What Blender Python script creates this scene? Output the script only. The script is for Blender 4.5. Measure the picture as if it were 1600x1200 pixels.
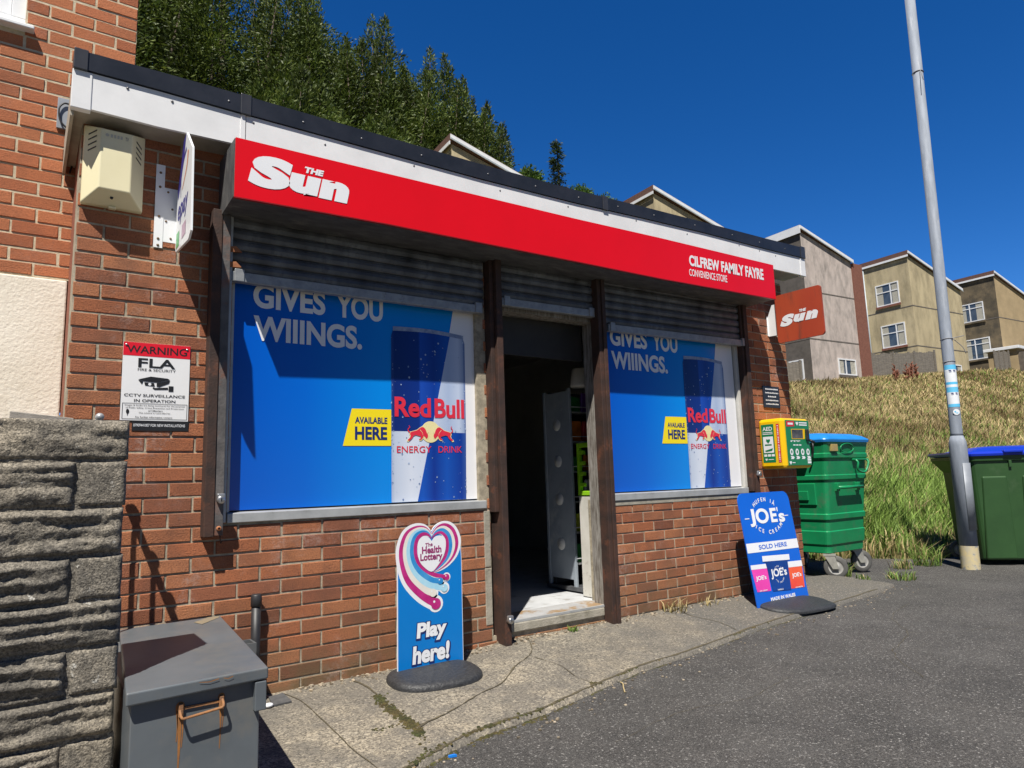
import bpy, bmesh, math, random
import numpy as np
from mathutils import Vector, Matrix, noise
for _o in list(bpy.data.objects): bpy.data.objects.remove(_o)
SC = bpy.context.scene
COL = SC.collection
R = math.radians
rng = random.Random(7)

# ------------------------------------------------------------------ camera
cd = bpy.data.cameras.new('camera'); cam = bpy.data.objects.new('camera', cd); COL.objects.link(cam)
cam.location = (-0.94206629, -3.81528485, 1.11765155)
cam.rotation_mode = 'XYZ'
cam.rotation_euler = (1.71075967, 0.0306737753, -0.616022519)
cd.sensor_fit = 'HORIZONTAL'; cd.sensor_width = 36.0; cd.lens = 36.0 * 1073.44478 / 1600.0
cd.clip_start = 0.05; cd.clip_end = 3000
SC.camera = cam
# ------------------------------------------------------------------ world + sun
W = bpy.data.worlds.new('World'); SC.world = W; W.use_nodes = True
wn = W.node_tree.nodes; wl = W.node_tree.links
sky = wn.new('ShaderNodeTexSky'); sky.sky_type = 'NISHITA'; sky.sun_disc = False
SUNDIR = Vector((0.943, 1.0, -2.286)).normalized()
el = math.asin(-SUNDIR.z); az = math.atan2(-SUNDIR.x, -SUNDIR.y)
sky.sun_elevation = el; sky.sun_rotation = az % (2 * math.pi)
sky.air_density = 0.72; sky.dust_density = 0.1; sky.ozone_density = 6.0; sky.altitude = 800
hs = wn.new('ShaderNodeHueSaturation'); hs.inputs['Saturation'].default_value = 1.27; hs.inputs['Hue'].default_value = .507; wl.new(sky.outputs[0], hs.inputs['Color'])
# added dimming of the street-side sky, behind the camera, to deepen the shadows
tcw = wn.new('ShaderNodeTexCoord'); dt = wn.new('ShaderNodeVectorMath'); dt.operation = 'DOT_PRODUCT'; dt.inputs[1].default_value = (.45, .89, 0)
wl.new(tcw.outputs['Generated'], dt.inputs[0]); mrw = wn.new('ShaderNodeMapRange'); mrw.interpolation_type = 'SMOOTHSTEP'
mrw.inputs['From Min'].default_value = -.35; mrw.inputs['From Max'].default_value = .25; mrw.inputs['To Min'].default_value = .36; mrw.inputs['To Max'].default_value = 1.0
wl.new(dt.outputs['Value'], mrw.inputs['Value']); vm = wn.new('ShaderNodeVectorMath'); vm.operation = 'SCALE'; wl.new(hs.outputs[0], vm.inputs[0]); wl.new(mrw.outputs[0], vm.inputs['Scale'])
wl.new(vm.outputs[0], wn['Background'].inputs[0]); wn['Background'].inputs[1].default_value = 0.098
sd = bpy.data.lights.new('sun', 'SUN'); sd.energy = 5.0; sd.angle = R(0.5); sd.color = (1, 0.955, 0.88)
so = bpy.data.objects.new('sun', sd); COL.objects.link(so); so.location = (-4, -6, 12)
so.rotation_euler = SUNDIR.to_track_quat('-Z', 'Y').to_euler()
SC.view_settings.view_transform = 'Standard'; SC.view_settings.look = 'None'
SC.view_settings.exposure = 0.56; SC.view_settings.gamma = 1

# ------------------------------------------------------------------ materials
def _n(nt, t, **k):
    n = nt.nodes.new(t)
    for a, b in k.items(): setattr(n, a, b)
    return n
def c4(c): return (c[0], c[1], c[2], 1)
MATS = {}
def M(name, col, col2=None, scale=6, rough=.6, metal=0, bump=0, bscale=120, spec=.5, lo=.38, hi=.62,
      isl=0, stretch=None, dirt=None, dscale=3, dlo=.55, dhi=.7, coat=0):
    """principled with noise colour variation, optional dirt layer, island variation and bump"""
    if name in MATS: return MATS[name]
    m = bpy.data.materials.new(name); m.use_nodes = True; nt = m.node_tree; L = nt.links
    b = nt.nodes['Principled BSDF']
    b.inputs['Roughness'].default_value = rough; b.inputs['Metallic'].default_value = metal
    b.inputs['Specular IOR Level'].default_value = spec
    if coat: b.inputs['Coat Weight'].default_value = coat; b.inputs['Coat Roughness'].default_value = .08
    tc = _n(nt, 'ShaderNodeTexCoord'); vec = tc.outputs['Object']
    if stretch:
        mp = _n(nt, 'ShaderNodeMapping'); mp.inputs['Scale'].default_value = stretch
        L.new(vec, mp.inputs['Vector']); vec = mp.outputs[0]
    col2 = col2 or tuple(x * .8 for x in col)
    no = _n(nt, 'ShaderNodeTexNoise'); no.inputs['Scale'].default_value = scale; no.inputs['Detail'].default_value = 8
    no.inputs['Roughness'].default_value = .65
    L.new(vec, no.inputs['Vector'])
    rp = _n(nt, 'ShaderNodeValToRGB'); L.new(no.outputs['Fac'], rp.inputs[0])
    rp.color_ramp.elements[0].position = lo; rp.color_ramp.elements[0].color = c4(col)
    rp.color_ramp.elements[1].position = hi; rp.color_ramp.elements[1].color = c4(col2)
    out = rp.outputs[0]
    if isl:
        g = _n(nt, 'ShaderNodeNewGeometry'); mr = _n(nt, 'ShaderNodeMapRange')
        mr.inputs['To Min'].default_value = 1 - isl; mr.inputs['To Max'].default_value = 1 + isl
        L.new(g.outputs['Random Per Island'], mr.inputs['Value'])
        hs = _n(nt, 'ShaderNodeHueSaturation'); L.new(out, hs.inputs['Color']); L.new(mr.outputs[0], hs.inputs['Value']); out = hs.outputs[0]
    if dirt:
        n2 = _n(nt, 'ShaderNodeTexNoise'); n2.inputs['Scale'].default_value = dscale; n2.inputs['Detail'].default_value = 10
        n2.inputs['Roughness'].default_value = .7
        L.new(vec, n2.inputs['Vector'])
        r2 = _n(nt, 'ShaderNodeValToRGB'); L.new(n2.outputs['Fac'], r2.inputs[0])
        r2.color_ramp.elements[0].position = dlo; r2.color_ramp.elements[0].color = (0, 0, 0, 1)
        r2.color_ramp.elements[1].position = dhi; r2.color_ramp.elements[1].color = (1, 1, 1, 1)
        mx = _n(nt, 'ShaderNodeMixRGB'); L.new(r2.outputs[0], mx.inputs[0]); L.new(out, mx.inputs[1]); mx.inputs[2].default_value = c4(dirt)
        out = mx.outputs[0]
    L.new(out, b.inputs['Base Color'])
    if bump:
        n3 = _n(nt, 'ShaderNodeTexNoise'); n3.inputs['Scale'].default_value = bscale; n3.inputs['Detail'].default_value = 6
        L.new(vec, n3.inputs['Vector'])
        bp = _n(nt, 'ShaderNodeBump'); bp.inputs['Strength'].default_value = min(1, bump); bp.inputs['Distance'].default_value = .004 * max(1, bump)
        L.new(n3.outputs['Fac'], bp.inputs['Height']); L.new(bp.outputs[0], b.inputs['Normal'])
    MATS[name] = m; return m

def brick_mat(name, tints, stain_z=None, bloom=0, sp=.7):
    m = bpy.data.materials.new(name); m.use_nodes = True; nt = m.node_tree; L = nt.links
    b = nt.nodes['Principled BSDF']; b.inputs['Roughness'].default_value = .88; b.inputs['Specular IOR Level'].default_value = .25
    g = _n(nt, 'ShaderNodeNewGeometry')
    rp = _n(nt, 'ShaderNodeValToRGB'); L.new(g.outputs['Random Per Island'], rp.inputs[0])
    cr = rp.color_ramp
    while len(cr.elements) < len(tints): cr.elements.new(.5)
    for i, t in enumerate(tints): cr.elements[i].position = i / (len(tints) - 1); cr.elements[i].color = c4(t)
    pos = g.outputs['Position']
    def nz(sc, det=6, ro=.6):
        n = _n(nt, 'ShaderNodeTexNoise'); n.inputs['Scale'].default_value = sc; n.inputs['Detail'].default_value = det
        n.inputs['Roughness'].default_value = ro; L.new(pos, n.inputs['Vector']); return n.outputs['Fac']
    def ramp(src, a, bb):
        r = _n(nt, 'ShaderNodeMapRange'); r.inputs['From Min'].default_value = a; r.inputs['From Max'].default_value = bb
        L.new(src, r.inputs['Value']); return r.outputs[0]
    def mul(a, bb):
        k = _n(nt, 'ShaderNodeMath', operation='MULTIPLY'); L.new(a, k.inputs[0])
        if isinstance(bb, float): k.inputs[1].default_value = bb
        else: L.new(bb, k.inputs[1])
        return k.outputs[0]
    def mix(f, a, c):
        k = _n(nt, 'ShaderNodeMixRGB'); L.new(f, k.inputs[0]); L.new(a, k.inputs[1]); k.inputs[2].default_value = c4(c); return k.outputs[0]
    out = rp.outputs[0]
    out = mix(mul(ramp(nz(130, 8, .8), .48, .64), float(sp)), out, (.085, .034, .024))
    out = mix(mul(ramp(nz(90, 6, .7), .58, .72), .35), out, (.46, .21, .12))
    out = mix(mul(ramp(nz(4.5, 7), .46, .68), float(sp) * .8), out, (.13, .065, .045))
    if bloom: out = mix(mul(mul(ramp(nz(3.1, 6, .65), .54, .70), ramp(nz(45, 5, .7), .42, .6)), float(bloom)), out, (.50, .40, .36))
    if stain_z:
        sx = _n(nt, 'ShaderNodeSeparateXYZ'); L.new(pos, sx.inputs[0])
        mask = mul(mul(ramp(sx.outputs['Z'], stain_z, .02), ramp(nz(5, 8, .7), .3, .62)), .85)
        out = mix(mask, out, (.13, .105, .055))
    L.new(out, b.inputs['Base Color'])
    bp = _n(nt, 'ShaderNodeBump'); bp.inputs['Strength'].default_value = 1; bp.inputs['Distance'].default_value = .006
    L.new(nz(150, 6, .7), bp.inputs['Height']); L.new(bp.outputs[0], b.inputs['Normal'])
    return m

# ------------------------------------------------------------------ mesh helpers
class MB:
    def __init__(s): s.v = []; s.f = []; s.m = []; s.mi = 0; s.smooth = []
    def add(s, vs, fs, sm=False):
        o = len(s.v); s.v += [tuple(v) for v in vs]
        for f in fs: s.f.append([i + o for i in f]); s.m.append(s.mi); s.smooth.append(sm)
        return s
    def box(s, x0, x1, y0, y1, z0, z1, bev=0):
        if bev:
            bm = bmesh.new(); bmesh.ops.create_cube(bm, size=1)
            for v in bm.verts: v.co = ((x0 + x1) / 2 + v.co.x * (x1 - x0), (y0 + y1) / 2 + v.co.y * (y1 - y0), (z0 + z1) / 2 + v.co.z * (z1 - z0))
            bmesh.ops.bevel(bm, geom=bm.edges[:], offset=bev, segments=2, affect='EDGES', profile=.5)
            bm.verts.index_update()
            s.add([v.co[:] for v in bm.verts], [[v.index for v in f.verts] for f in bm.faces]); bm.free(); return s
        vs = [(x0, y0, z0), (x1, y0, z0), (x1, y1, z0), (x0, y1, z0), (x0, y0, z1), (x1, y0, z1), (x1, y1, z1), (x0, y1, z1)]
        return s.add(vs, [(0, 3, 2, 1), (4, 5, 6, 7), (0, 1, 5, 4), (1, 2, 6, 5), (2, 3, 7, 6), (3, 0, 4, 7)])
    def hexa(s, vs, bev=0):
        fs = [(0, 3, 2, 1), (4, 5, 6, 7), (0, 1, 5, 4), (1, 2, 6, 5), (2, 3, 7, 6), (3, 0, 4, 7)]
        if bev:
            bm = bmesh.new(); bv = [bm.verts.new(v) for v in vs]
            for f in fs: bm.faces.new([bv[i] for i in f])
            bmesh.ops.bevel(bm, geom=bm.edges[:], offset=bev, segments=3, affect='EDGES', profile=.5)
            bm.verts.index_update()
            s.add([v.co[:] for v in bm.verts], [[v.index for v in f.verts] for f in bm.faces]); bm.free(); return s
        return s.add(vs, fs)
    def prism(s, pts, A, d):
        """pts: 3-D polygon, d: extrusion vector"""
        n = len(pts); d = Vector(d); p = [Vector(q) for q in pts]; q = [v + d for v in p]
        return s.add([v[:] for v in p + q], [list(range(n))[::-1], list(range(n, 2 * n))] + [(i, (i + 1) % n, n + (i + 1) % n, n + i) for i in range(n)])
    def tube(s, path, r, seg=8, caps=True):
        P = [Vector(p) for p in path]; rs = r if isinstance(r, (list, tuple)) else [r] * len(P)
        vs = []; fs = []
        up = None
        for i, p in enumerate(P):
            t = (P[min(i + 1, len(P) - 1)] - P[max(i - 1, 0)]).normalized()
            if up is None: up = Vector((0, 0, 1)) if abs(t.z) < .9 else Vector((1, 0, 0))
            a = t.cross(up).normalized(); b = a.cross(t).normalized(); up = b
            for k in range(seg):
                w = 2 * math.pi * k / seg; vs.append((p + (a * math.cos(w) + b * math.sin(w)) * rs[i])[:])
        for i in range(len(P) - 1):
            for k in range(seg): fs.append((i * seg + k, i * seg + (k + 1) % seg, (i + 1) * seg + (k + 1) % seg, (i + 1) * seg + k))
        o = len(s.v); s.add(vs, fs, True)
        if caps: s.add([], []); s.f += [[o + k for k in range(seg)][::-1], [o + (len(P) - 1) * seg + k for k in range(seg)]]; s.m += [s.mi] * 2; s.smooth += [False] * 2
        return s
    def lathe(s, prof, c, seg=20, axis='z'):
        vs = []; fs = []
        for r, h in prof:
            for k in range(seg):
                w = 2 * math.pi * k / seg; a, b = r * math.cos(w), r * math.sin(w)
                vs.append({'z': (c[0] + a, c[1] + b, c[2] + h), 'y': (c[0] + a, c[1] + h, c[2] + b), 'x': (c[0] + h, c[1] + a, c[2] + b)}[axis])
        for i in range(len(prof) - 1):
            for k in range(seg): fs.append((i * seg + k, i * seg + (k + 1) % seg, (i + 1) * seg + (k + 1) % seg, (i + 1) * seg + k))
        n = len(prof); s.add(vs, fs, True); return s
    def sphere(s, c, r, seg=12, sc=(1, 1, 1)):
        bm = bmesh.new(); bmesh.ops.create_uvsphere(bm, u_segments=seg, v_segments=max(6, seg // 2), radius=r); bm.verts.index_update()
        s.add([(c[0] + v.co.x * sc[0], c[1] + v.co.y * sc[1], c[2] + v.co.z * sc[2]) for v in bm.verts], [[v.index for v in f.verts] for f in bm.faces], True); bm.free(); return s
    def build(s, name, mats, parent=None, label=None, kind=None, cat=None, group=None, recenter=True):
        me = bpy.data.meshes.new(name)
        V = np.array(s.v, float).reshape(-1, 3)
        base = Vector((0, 0, 0)) if parent is None else LOCS.get(parent.name, Vector((0, 0, 0)))
        c = Vector(((V.min(0) + V.max(0)) / 2)) if recenter else Vector((0, 0, 0))
        me.from_pydata([tuple(x) for x in (V - np.array(c[:]))], [], s.f)
        if not isinstance(mats, (list, tuple)): mats = [mats]
        for m in mats: me.materials.append(m)
        me.polygons.foreach_set('material_index', s.m); me.polygons.foreach_set('use_smooth', s.smooth)
        bm = bmesh.new(); bm.from_mesh(me)
        bmesh.ops.recalc_face_normals(bm, faces=bm.faces[:]) if len(s.f) < 60000 else None
        bm.to_mesh(me); bm.free(); me.update()
        o = bpy.data.objects.new(name, me); COL.objects.link(o)
        if parent is not None: o.parent = parent
        o.location = c - base
        tag(o, label, cat, group, kind)
        return o
LOCS = {}
def tag(o, label=None, cat=None, group=None, kind=None):
    if label: o['label'] = label
    if cat: o['category'] = cat
    if group: o['group'] = group
    if kind: o['kind'] = kind
    return o
def thing(name, label, cat, loc=(0, 0, 0), rz=0, group=None, local=False):
    o = bpy.data.objects.new(name, None); COL.objects.link(o); o.empty_display_size = .1
    o.location = loc; o.rotation_euler = (0, 0, rz)
    LOCS[o.name] = Vector((0, 0, 0)) if local else Vector(loc)
    return tag(o, label, cat, group)
def dup(root, loc=None, rz=None, label=None, scale=None):
    r = root.copy(); COL.objects.link(r)
    if loc is not None: r.location = loc
    if rz is not None: r.rotation_euler = (0, 0, rz)
    if scale: r.scale = scale
    if label: r['label'] = label
    for ch in list(root.children):
        c = ch.copy(); COL.objects.link(c); c.parent = r
        for g in ch.children: d = g.copy(); COL.objects.link(d); d.parent = c
    return r

# ---- flat lettering on planes
class Plane:
    def __init__(s, O, U, V): s.O = Vector(O); s.U = Vector(U).normalized(); s.V = Vector(V).normalized(); s.N = s.U.cross(s.V)
    def p(s, u, v, d=0): return (s.O + s.U * u + s.V * v + s.N * d)[:]
_TC = {}
def text_mesh(t, bold=0, shear=0):
    k = (t, bold, shear)
    if k in _TC: return _TC[k]
    cu = bpy.data.curves.new('t', 'FONT'); cu.body = t; cu.size = 1; cu.offset = bold; cu.shear = shear; cu.resolution_u = 5
    ob = bpy.data.objects.new('t', cu); COL.objects.link(ob)
    dg = bpy.context.evaluated_depsgraph_get(); dg.update()
    me = bpy.data.meshes.new_from_object(ob.evaluated_get(dg))
    vs = np.array([v.co[:2] for v in me.vertices]); fs = [list(p.vertices) for p in me.polygons]
    bpy.data.objects.remove(ob); bpy.data.curves.remove(cu); bpy.data.meshes.remove(me)
    _TC[k] = (vs, fs); return vs, fs
def put(mb, pl, t, u0, u1, v0, v1, d=.002, bold=.02, shear=0, v0r=None, v1r=None):
    """fit text into the box; v0r/v1r give another baseline/top at the right end"""
    vs, fs = text_mesh(t, bold, shear)
    a, b = vs.min(0), vs.max(0); q = (vs - a) / (b - a)
    v0r = v0 if v0r is None else v0r; v1r = v1 if v1r is None else v1r
    out = []
    for x, y in q:
        lo = v0 + (v0r - v0) * x; hi = v1 + (v1r - v1) * x
        out.append(pl.p(u0 + (u1 - u0) * x, lo + (hi - lo) * y, d))
    mb.add(out, fs)
def arc(mb, pl, t, cu, cv, r, a0, a1, h, d=.002, bold=.02, inside=False):
    n = len(t)
    for i, ch in enumerate(t):
        if ch == ' ': continue
        a = R(a0 + (a1 - a0) * (i / max(1, n - 1)))
        vs, fs = text_mesh(ch, bold, 0); mn, mx = vs.min(0), vs.max(0)
        w = (mx[0] - mn[0]) * h / .72
        c = Vector((cu + r * math.cos(a), cv + r * math.sin(a)))
        up = Vector((math.cos(a), math.sin(a))) * (-1 if inside else 1); rt = Vector((up.y, -up.x))
        hh = h * (mx[1] - mn[1]) / .72
        out = []
        for x, y in vs:
            q = c + rt * (((x - mn[0]) / (mx[0] - mn[0]) - .5) * w) + up * ((y - mn[1]) / .72 * h - h / 2)
            out.append(pl.p(q.x, q.y, d))
        mb.add(out, fs)
def poly(mb, pl, pts, d=.001): mb.add([pl.p(u, v, d) for u, v in pts], [list(range(len(pts)))])
def rect(mb, pl, u0, u1, v0, v1, d=.001): poly(mb, pl, [(u0, v0), (u1, v0), (u1, v1), (u0, v1)], d)
def disc(mb, pl, u, v, r, d=.001, n=20, rv=None): poly(mb, pl, [(u + r * math.cos(2 * math.pi * k / n), v + (rv or r) * math.sin(2 * math.pi * k / n)) for k in range(n)], d)
def ribbon(mb, pl, pts, w0, w1, d=.001):
    """tapering band along a polyline (u, v)"""
    n = len(pts); A = []; B = []
    for i, (u, v) in enumerate(pts):
        a = pts[max(0, i - 1)]; b = pts[min(n - 1, i + 1)]; dx, dy = b[0] - a[0], b[1] - a[1]; l = math.hypot(dx, dy) or 1
        w = (w0 + (w1 - w0) * i / (n - 1)) / 2
        A.append(pl.p(u - dy / l * w, v + dx / l * w, d)); B.append(pl.p(u + dy / l * w, v - dx / l * w, d))
    mb.add(A + B, [(i, i + 1, n + i + 1, n + i) for i in range(n - 1)])
def smooth_pts(pts, n=6):
    out = []
    for i in range(len(pts) - 1):
        p0 = pts[max(0, i - 1)]; p1 = pts[i]; p2 = pts[i + 1]; p3 = pts[min(len(pts) - 1, i + 2)]
        for k in range(n):
            t = k / n
            out.append(tuple(.5 * ((2 * p1[j]) + (-p0[j] + p2[j]) * t + (2 * p0[j] - 5 * p1[j] + 4 * p2[j] - p3[j]) * t * t + (-p0[j] + 3 * p1[j] - 3 * p2[j] + p3[j]) * t ** 3) for j in range(len(p1))))
    out.append(tuple(pts[-1])); return out
FAC = lambda y: Plane((0, y, 0), (1, 0, 0), (0, 0, 1))

# ---- common materials
m_brick = brick_mat('shop brick', [(.22, .085, .05), (.37, .13, .062), (.43, .155, .07), (.30, .115, .065), (.40, .15, .07), (.46, .19, .09), (.34, .13, .066)], stain_z=.55, bloom=.55)
m_brick2 = brick_mat('house brick', [(.40, .13, .06), (.50, .175, .08), (.55, .20, .09), (.45, .15, .07)], bloom=.2, sp=.4)
m_mortar = M('mortar', (.44, .38, .28), (.24, .21, .155), 20, .95, bump=.6, bscale=160)
m_mortar2 = M('pale mortar', (.62, .53, .38), (.46, .39, .27), 20, .95, bump=.6, bscale=160)
m_white = M('white painted board', (.80, .80, .80), (.72, .72, .72), 3, .35, dirt=(.42, .40, .36), dscale=9, dlo=.66, dhi=.86)
m_soffit = M('weathered soffit board', (.42, .38, .31), (.30, .27, .22), 4, .7)
m_trim = M('dark roof trim', (.018, .021, .028), (.028, .031, .04), 5, .28, bump=.15, bscale=30)
m_red = M('red sign vinyl', (.76, .004, .010), (.72, .004, .009), 2, .30)
m_rust = M('rusty brown steel', (.030, .017, .013), (.062, .028, .018), 9, .75, bump=.5, bscale=90, dirt=(.19, .062, .026), dscale=6, dlo=.56, dhi=.78)
m_rustgrey = M('grey rusted steel', (.075, .07, .068), (.13, .12, .115), 12, .6, bump=.4, bscale=90, dirt=(.20, .065, .025), dscale=5, dlo=.52, dhi=.68)
m_galv = M('galvanised slats', (.085, .090, .098), (.19, .195, .205), 24, .48, metal=.35, bump=.2, stretch=(1, 1, .6), dirt=(.028, .028, .03), dscale=6, dlo=.45, dhi=.7)
m_galv2 = M('galvanised bar', (.24, .25, .262), (.34, .35, .355), 18, .45, metal=.3, bump=.15, dirt=(.14, .13, .12), dscale=16, dlo=.58, dhi=.75)
m_steel = M('grimy underside steel', (.06, .06, .062), (.11, .11, .108), 8, .6, bump=.2, dirt=(.22, .2, .18), dscale=4, stretch=(1, 3, 1), dlo=.58, dhi=.8)
m_alu = M('aluminium frame', (.45, .46, .46), (.36, .37, .37), 6, .42, metal=.25, dirt=(.2, .19, .17), dscale=12, dlo=.6, dhi=.8)
m_frame = M('cream window frame', (.62, .60, .55), (.52, .50, .45), 5, .5, dirt=(.3, .27, .22), dscale=9, dlo=.6, dhi=.8)
m_lock = M('steel lock', (.52, .52, .52), (.4, .4, .4), 30, .3, metal=.8)
m_conc = M('concrete lintel', (.36, .33, .27), (.26, .24, .19), 9, .95, bump=.8, bscale=90, dirt=(.16, .14, .1), dscale=5)
m_black = M('black plastic', (.016, .016, .018), (.026, .026, .028), 12, .5)
m_white2 = M('white vinyl lettering', (.80, .81, .83), (.77, .78, .80), 3, .4)
m_dark = M('dark interior paint', (.10, .09, .08), (.06, .055, .05), 4, .8)
m_navy = M('navy print', (.012, .03, .16), (.01, .026, .14), 4, .3)
m_yell = M('yellow print', (.88, .70, .01), (.86, .68, .01), 3, .3)
m_black_p = M('black print', (.012, .012, .014), (.02, .02, .02), 9, .4)
m_glass = M('window glass', (.05, .065, .08), (.08, .10, .12), 2, .06, spec=.9)
m_whitepvc = M('white window plastic', (.82, .83, .84), (.78, .79, .80), 4, .3)

# ================================================================== GROUND
def smooth01(t): t = max(0, min(1, t)); return t * t * (3 - 2 * t)
def foot(x):
    """y where the bank starts"""
    if x < 5.3: return 6.5
    if x < 5.7: return 6.5 + (1.3 - 6.5) * (x - 5.3) / .4
    if x < 7.6: return 1.3
    return 1.3 + (.35 - 1.3) * smooth01((x - 7.6) / .9)
def plateau(x): return max(2.6, min(13, 5.25 + .095 * (x - 30)))
def hgt(x, y):
    s = y - foot(x)
    if s <= 0: return -.02 if y > -13 else -.02
    P = plateau(x); k = P / max(1, 14.6 - foot(x))
    h = k * s
    if h > P: h = P + max(0, (s - P / k - 22)) * .10
    return h - .02 + .05 * noise.noise((x * .9, y * .9, 0)) * min(1, s)
xs = sorted(set([-400, -200, -100, -60, -30] + [i * 1.0 for i in range(-16, 5)] + [5 + .15 * i for i in range(28)] + [9.2 + .7 * i for i in range(80)] + [70, 80, 95, 120, 160, 220, 320, 420]))
ys = sorted(set([-400, -200, -100, -50, -25, -13] + [-6, -3, -1.5] + [-.6 + .15 * i for i in range(22)] + [2.7 + .5 * i for i in range(40)] + [24, 28, 34, 40, 50, 70, 100, 150, 250, 400]))
mb = MB(); nx = len(xs)
mb.add([(x, y, hgt(x, y)) for y in ys for x in xs], [(j * nx + i, j * nx + i + 1, (j + 1) * nx + i + 1, (j + 1) * nx + i) for j in range(len(ys) - 1) for i in range(nx - 1)], True)
m_bank = M('bank soil and thatch', (.16, .125, .055), (.085, .09, .03), .8, .95, bump=1, bscale=18, dirt=(.25, .19, .09), dscale=2.5)
mb.build('ground', m_bank, kind='structure', recenter=False)

def ground_mat(name, cols, aggr, agg_amt, patches, bump=1.2, bscale=170, grade=None):
    m = bpy.data.materials.new(name); m.use_nodes = True; nt = m.node_tree; L = nt.links
    b = nt.nodes['Principled BSDF']; b.inputs['Roughness'].default_value = .92; b.inputs['Specular IOR Level'].default_value = .3
    pos = _n(nt, 'ShaderNodeNewGeometry').outputs['Position']
    def nz(sc, det=6, ro=.65):
        n = _n(nt, 'ShaderNodeTexNoise'); n.inputs['Scale'].default_value = sc; n.inputs['Detail'].default_value = det; n.inputs['Roughness'].default_value = ro
        L.new(pos, n.inputs['Vector']); return n.outputs['Fac']
    rp = _n(nt, 'ShaderNodeValToRGB'); L.new(nz(1.7, 8), rp.inputs[0])
    rp.color_ramp.elements[0].position = .38; rp.color_ramp.elements[0].color = c4(cols[0])
    rp.color_ramp.elements[1].position = .62; rp.color_ramp.elements[1].color = c4(cols[1])
    out = rp.outputs[0]
    vo = _n(nt, 'ShaderNodeTexVoronoi'); vo.inputs['Scale'].default_value = aggr; L.new(pos, vo.inputs['Vector'])
    sp = _n(nt, 'ShaderNodeSeparateColor'); L.new(vo.outputs['Color'], sp.inputs[0])
    mr = _n(nt, 'ShaderNodeMapRange'); L.new(sp.outputs[0], mr.inputs['Value']); mr.inputs['To Min'].default_value = 1 - agg_amt; mr.inputs['To Max'].default_value = 1 + agg_amt
    hs = _n(nt, 'ShaderNodeHueSaturation'); L.new(out, hs.inputs['Color']); L.new(mr.outputs[0], hs.inputs['Value']); out = hs.outputs[0]
    if grade:      # the slab is older, greyer concrete towards one end
        gx = _n(nt, 'ShaderNodeSeparateXYZ'); L.new(pos, gx.inputs[0])
        gm = _n(nt, 'ShaderNodeMapRange'); gm.inputs['From Min'].default_value = grade[1]; gm.inputs['From Max'].default_value = grade[2]; gm.inputs['To Max'].default_value = .6; L.new(gx.outputs['X'], gm.inputs['Value'])
        ga = _n(nt, 'ShaderNodeMath', operation='ADD'); L.new(gm.outputs[0], ga.inputs[0]); L.new(nz(2.6, 8, .7), ga.inputs[1])
        gr = _n(nt, 'ShaderNodeMapRange'); gr.inputs['From Min'].default_value = .62; gr.inputs['From Max'].default_value = .95; L.new(ga.outputs[0], gr.inputs['Value'])
        gk = _n(nt, 'ShaderNodeMixRGB'); L.new(gr.outputs[0], gk.inputs[0]); L.new(out, gk.inputs[1]); gk.inputs[2].default_value = c4(grade[0]); out = gk.outputs[0]
    for col, sc, lo, hi, amt in patches:
        r = _n(nt, 'ShaderNodeMapRange'); r.inputs['From Min'].default_value = lo; r.inputs['From Max'].default_value = hi; r.inputs['To Max'].default_value = amt
        L.new(nz(sc, 9, .72), r.inputs['Value'])
        k = _n(nt, 'ShaderNodeMixRGB'); L.new(r.outputs[0], k.inputs[0]); L.new(out, k.inputs[1]); k.inputs[2].default_value = c4(col); out = k.outputs[0]
    L.new(out, b.inputs['Base Color'])
    bp = _n(nt, 'ShaderNodeBump'); bp.inputs['Strength'].default_value = .9; bp.inputs['Distance'].default_value = .004 * bump
    L.new(nz(bscale, 5, .6), bp.inputs['Height']); L.new(bp.outputs[0], b.inputs['Normal']); return m
m_asph = ground_mat('worn asphalt', [(.080, .075, .069), (.060, .057, .053)], 240, .6, [((.13, .126, .118), 1.3, .5, .7, .35), ((.030, .029, .028), 105, .53, .60, .75), ((.36, .345, .32), 80, .575, .63, .85), ((.045, .044, .043), .9, .60, .68, .5)], 1.8)
m_apron = ground_mat('worn concrete', [(.35, .297, .215), (.26, .23, .18)], 120, .5, [((.145, .132, .112), 2.3, .44, .58, .8), ((.07, .064, .054), 70, .50, .60, .85), ((.55, .48, .36), 60, .57, .64, .7)], 1.6, grade=((.13, .123, .11), .3, 4.4))
# road and footway tarmac sheet (a few mm above the ground)
out = [(-60, -12), (60, -12), (60, .32), (8.5, .3), (8.35, .55), (8.2, .95), (7.6, 1.22), (6.4, 1.28), (5.75, 1.25), (5.5, 2.5), (5.0, 3.0), (4.9, .35), (-.45, .35), (-60, .35)]
mb = MB(); mb.add([(x, y, -.008 if i > 6 and i < 11 else -.008) for i, (x, y) in enumerate(out)], [list(range(len(out)))])
mb.build('road', m_asph, kind='structure', recenter=False)
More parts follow.
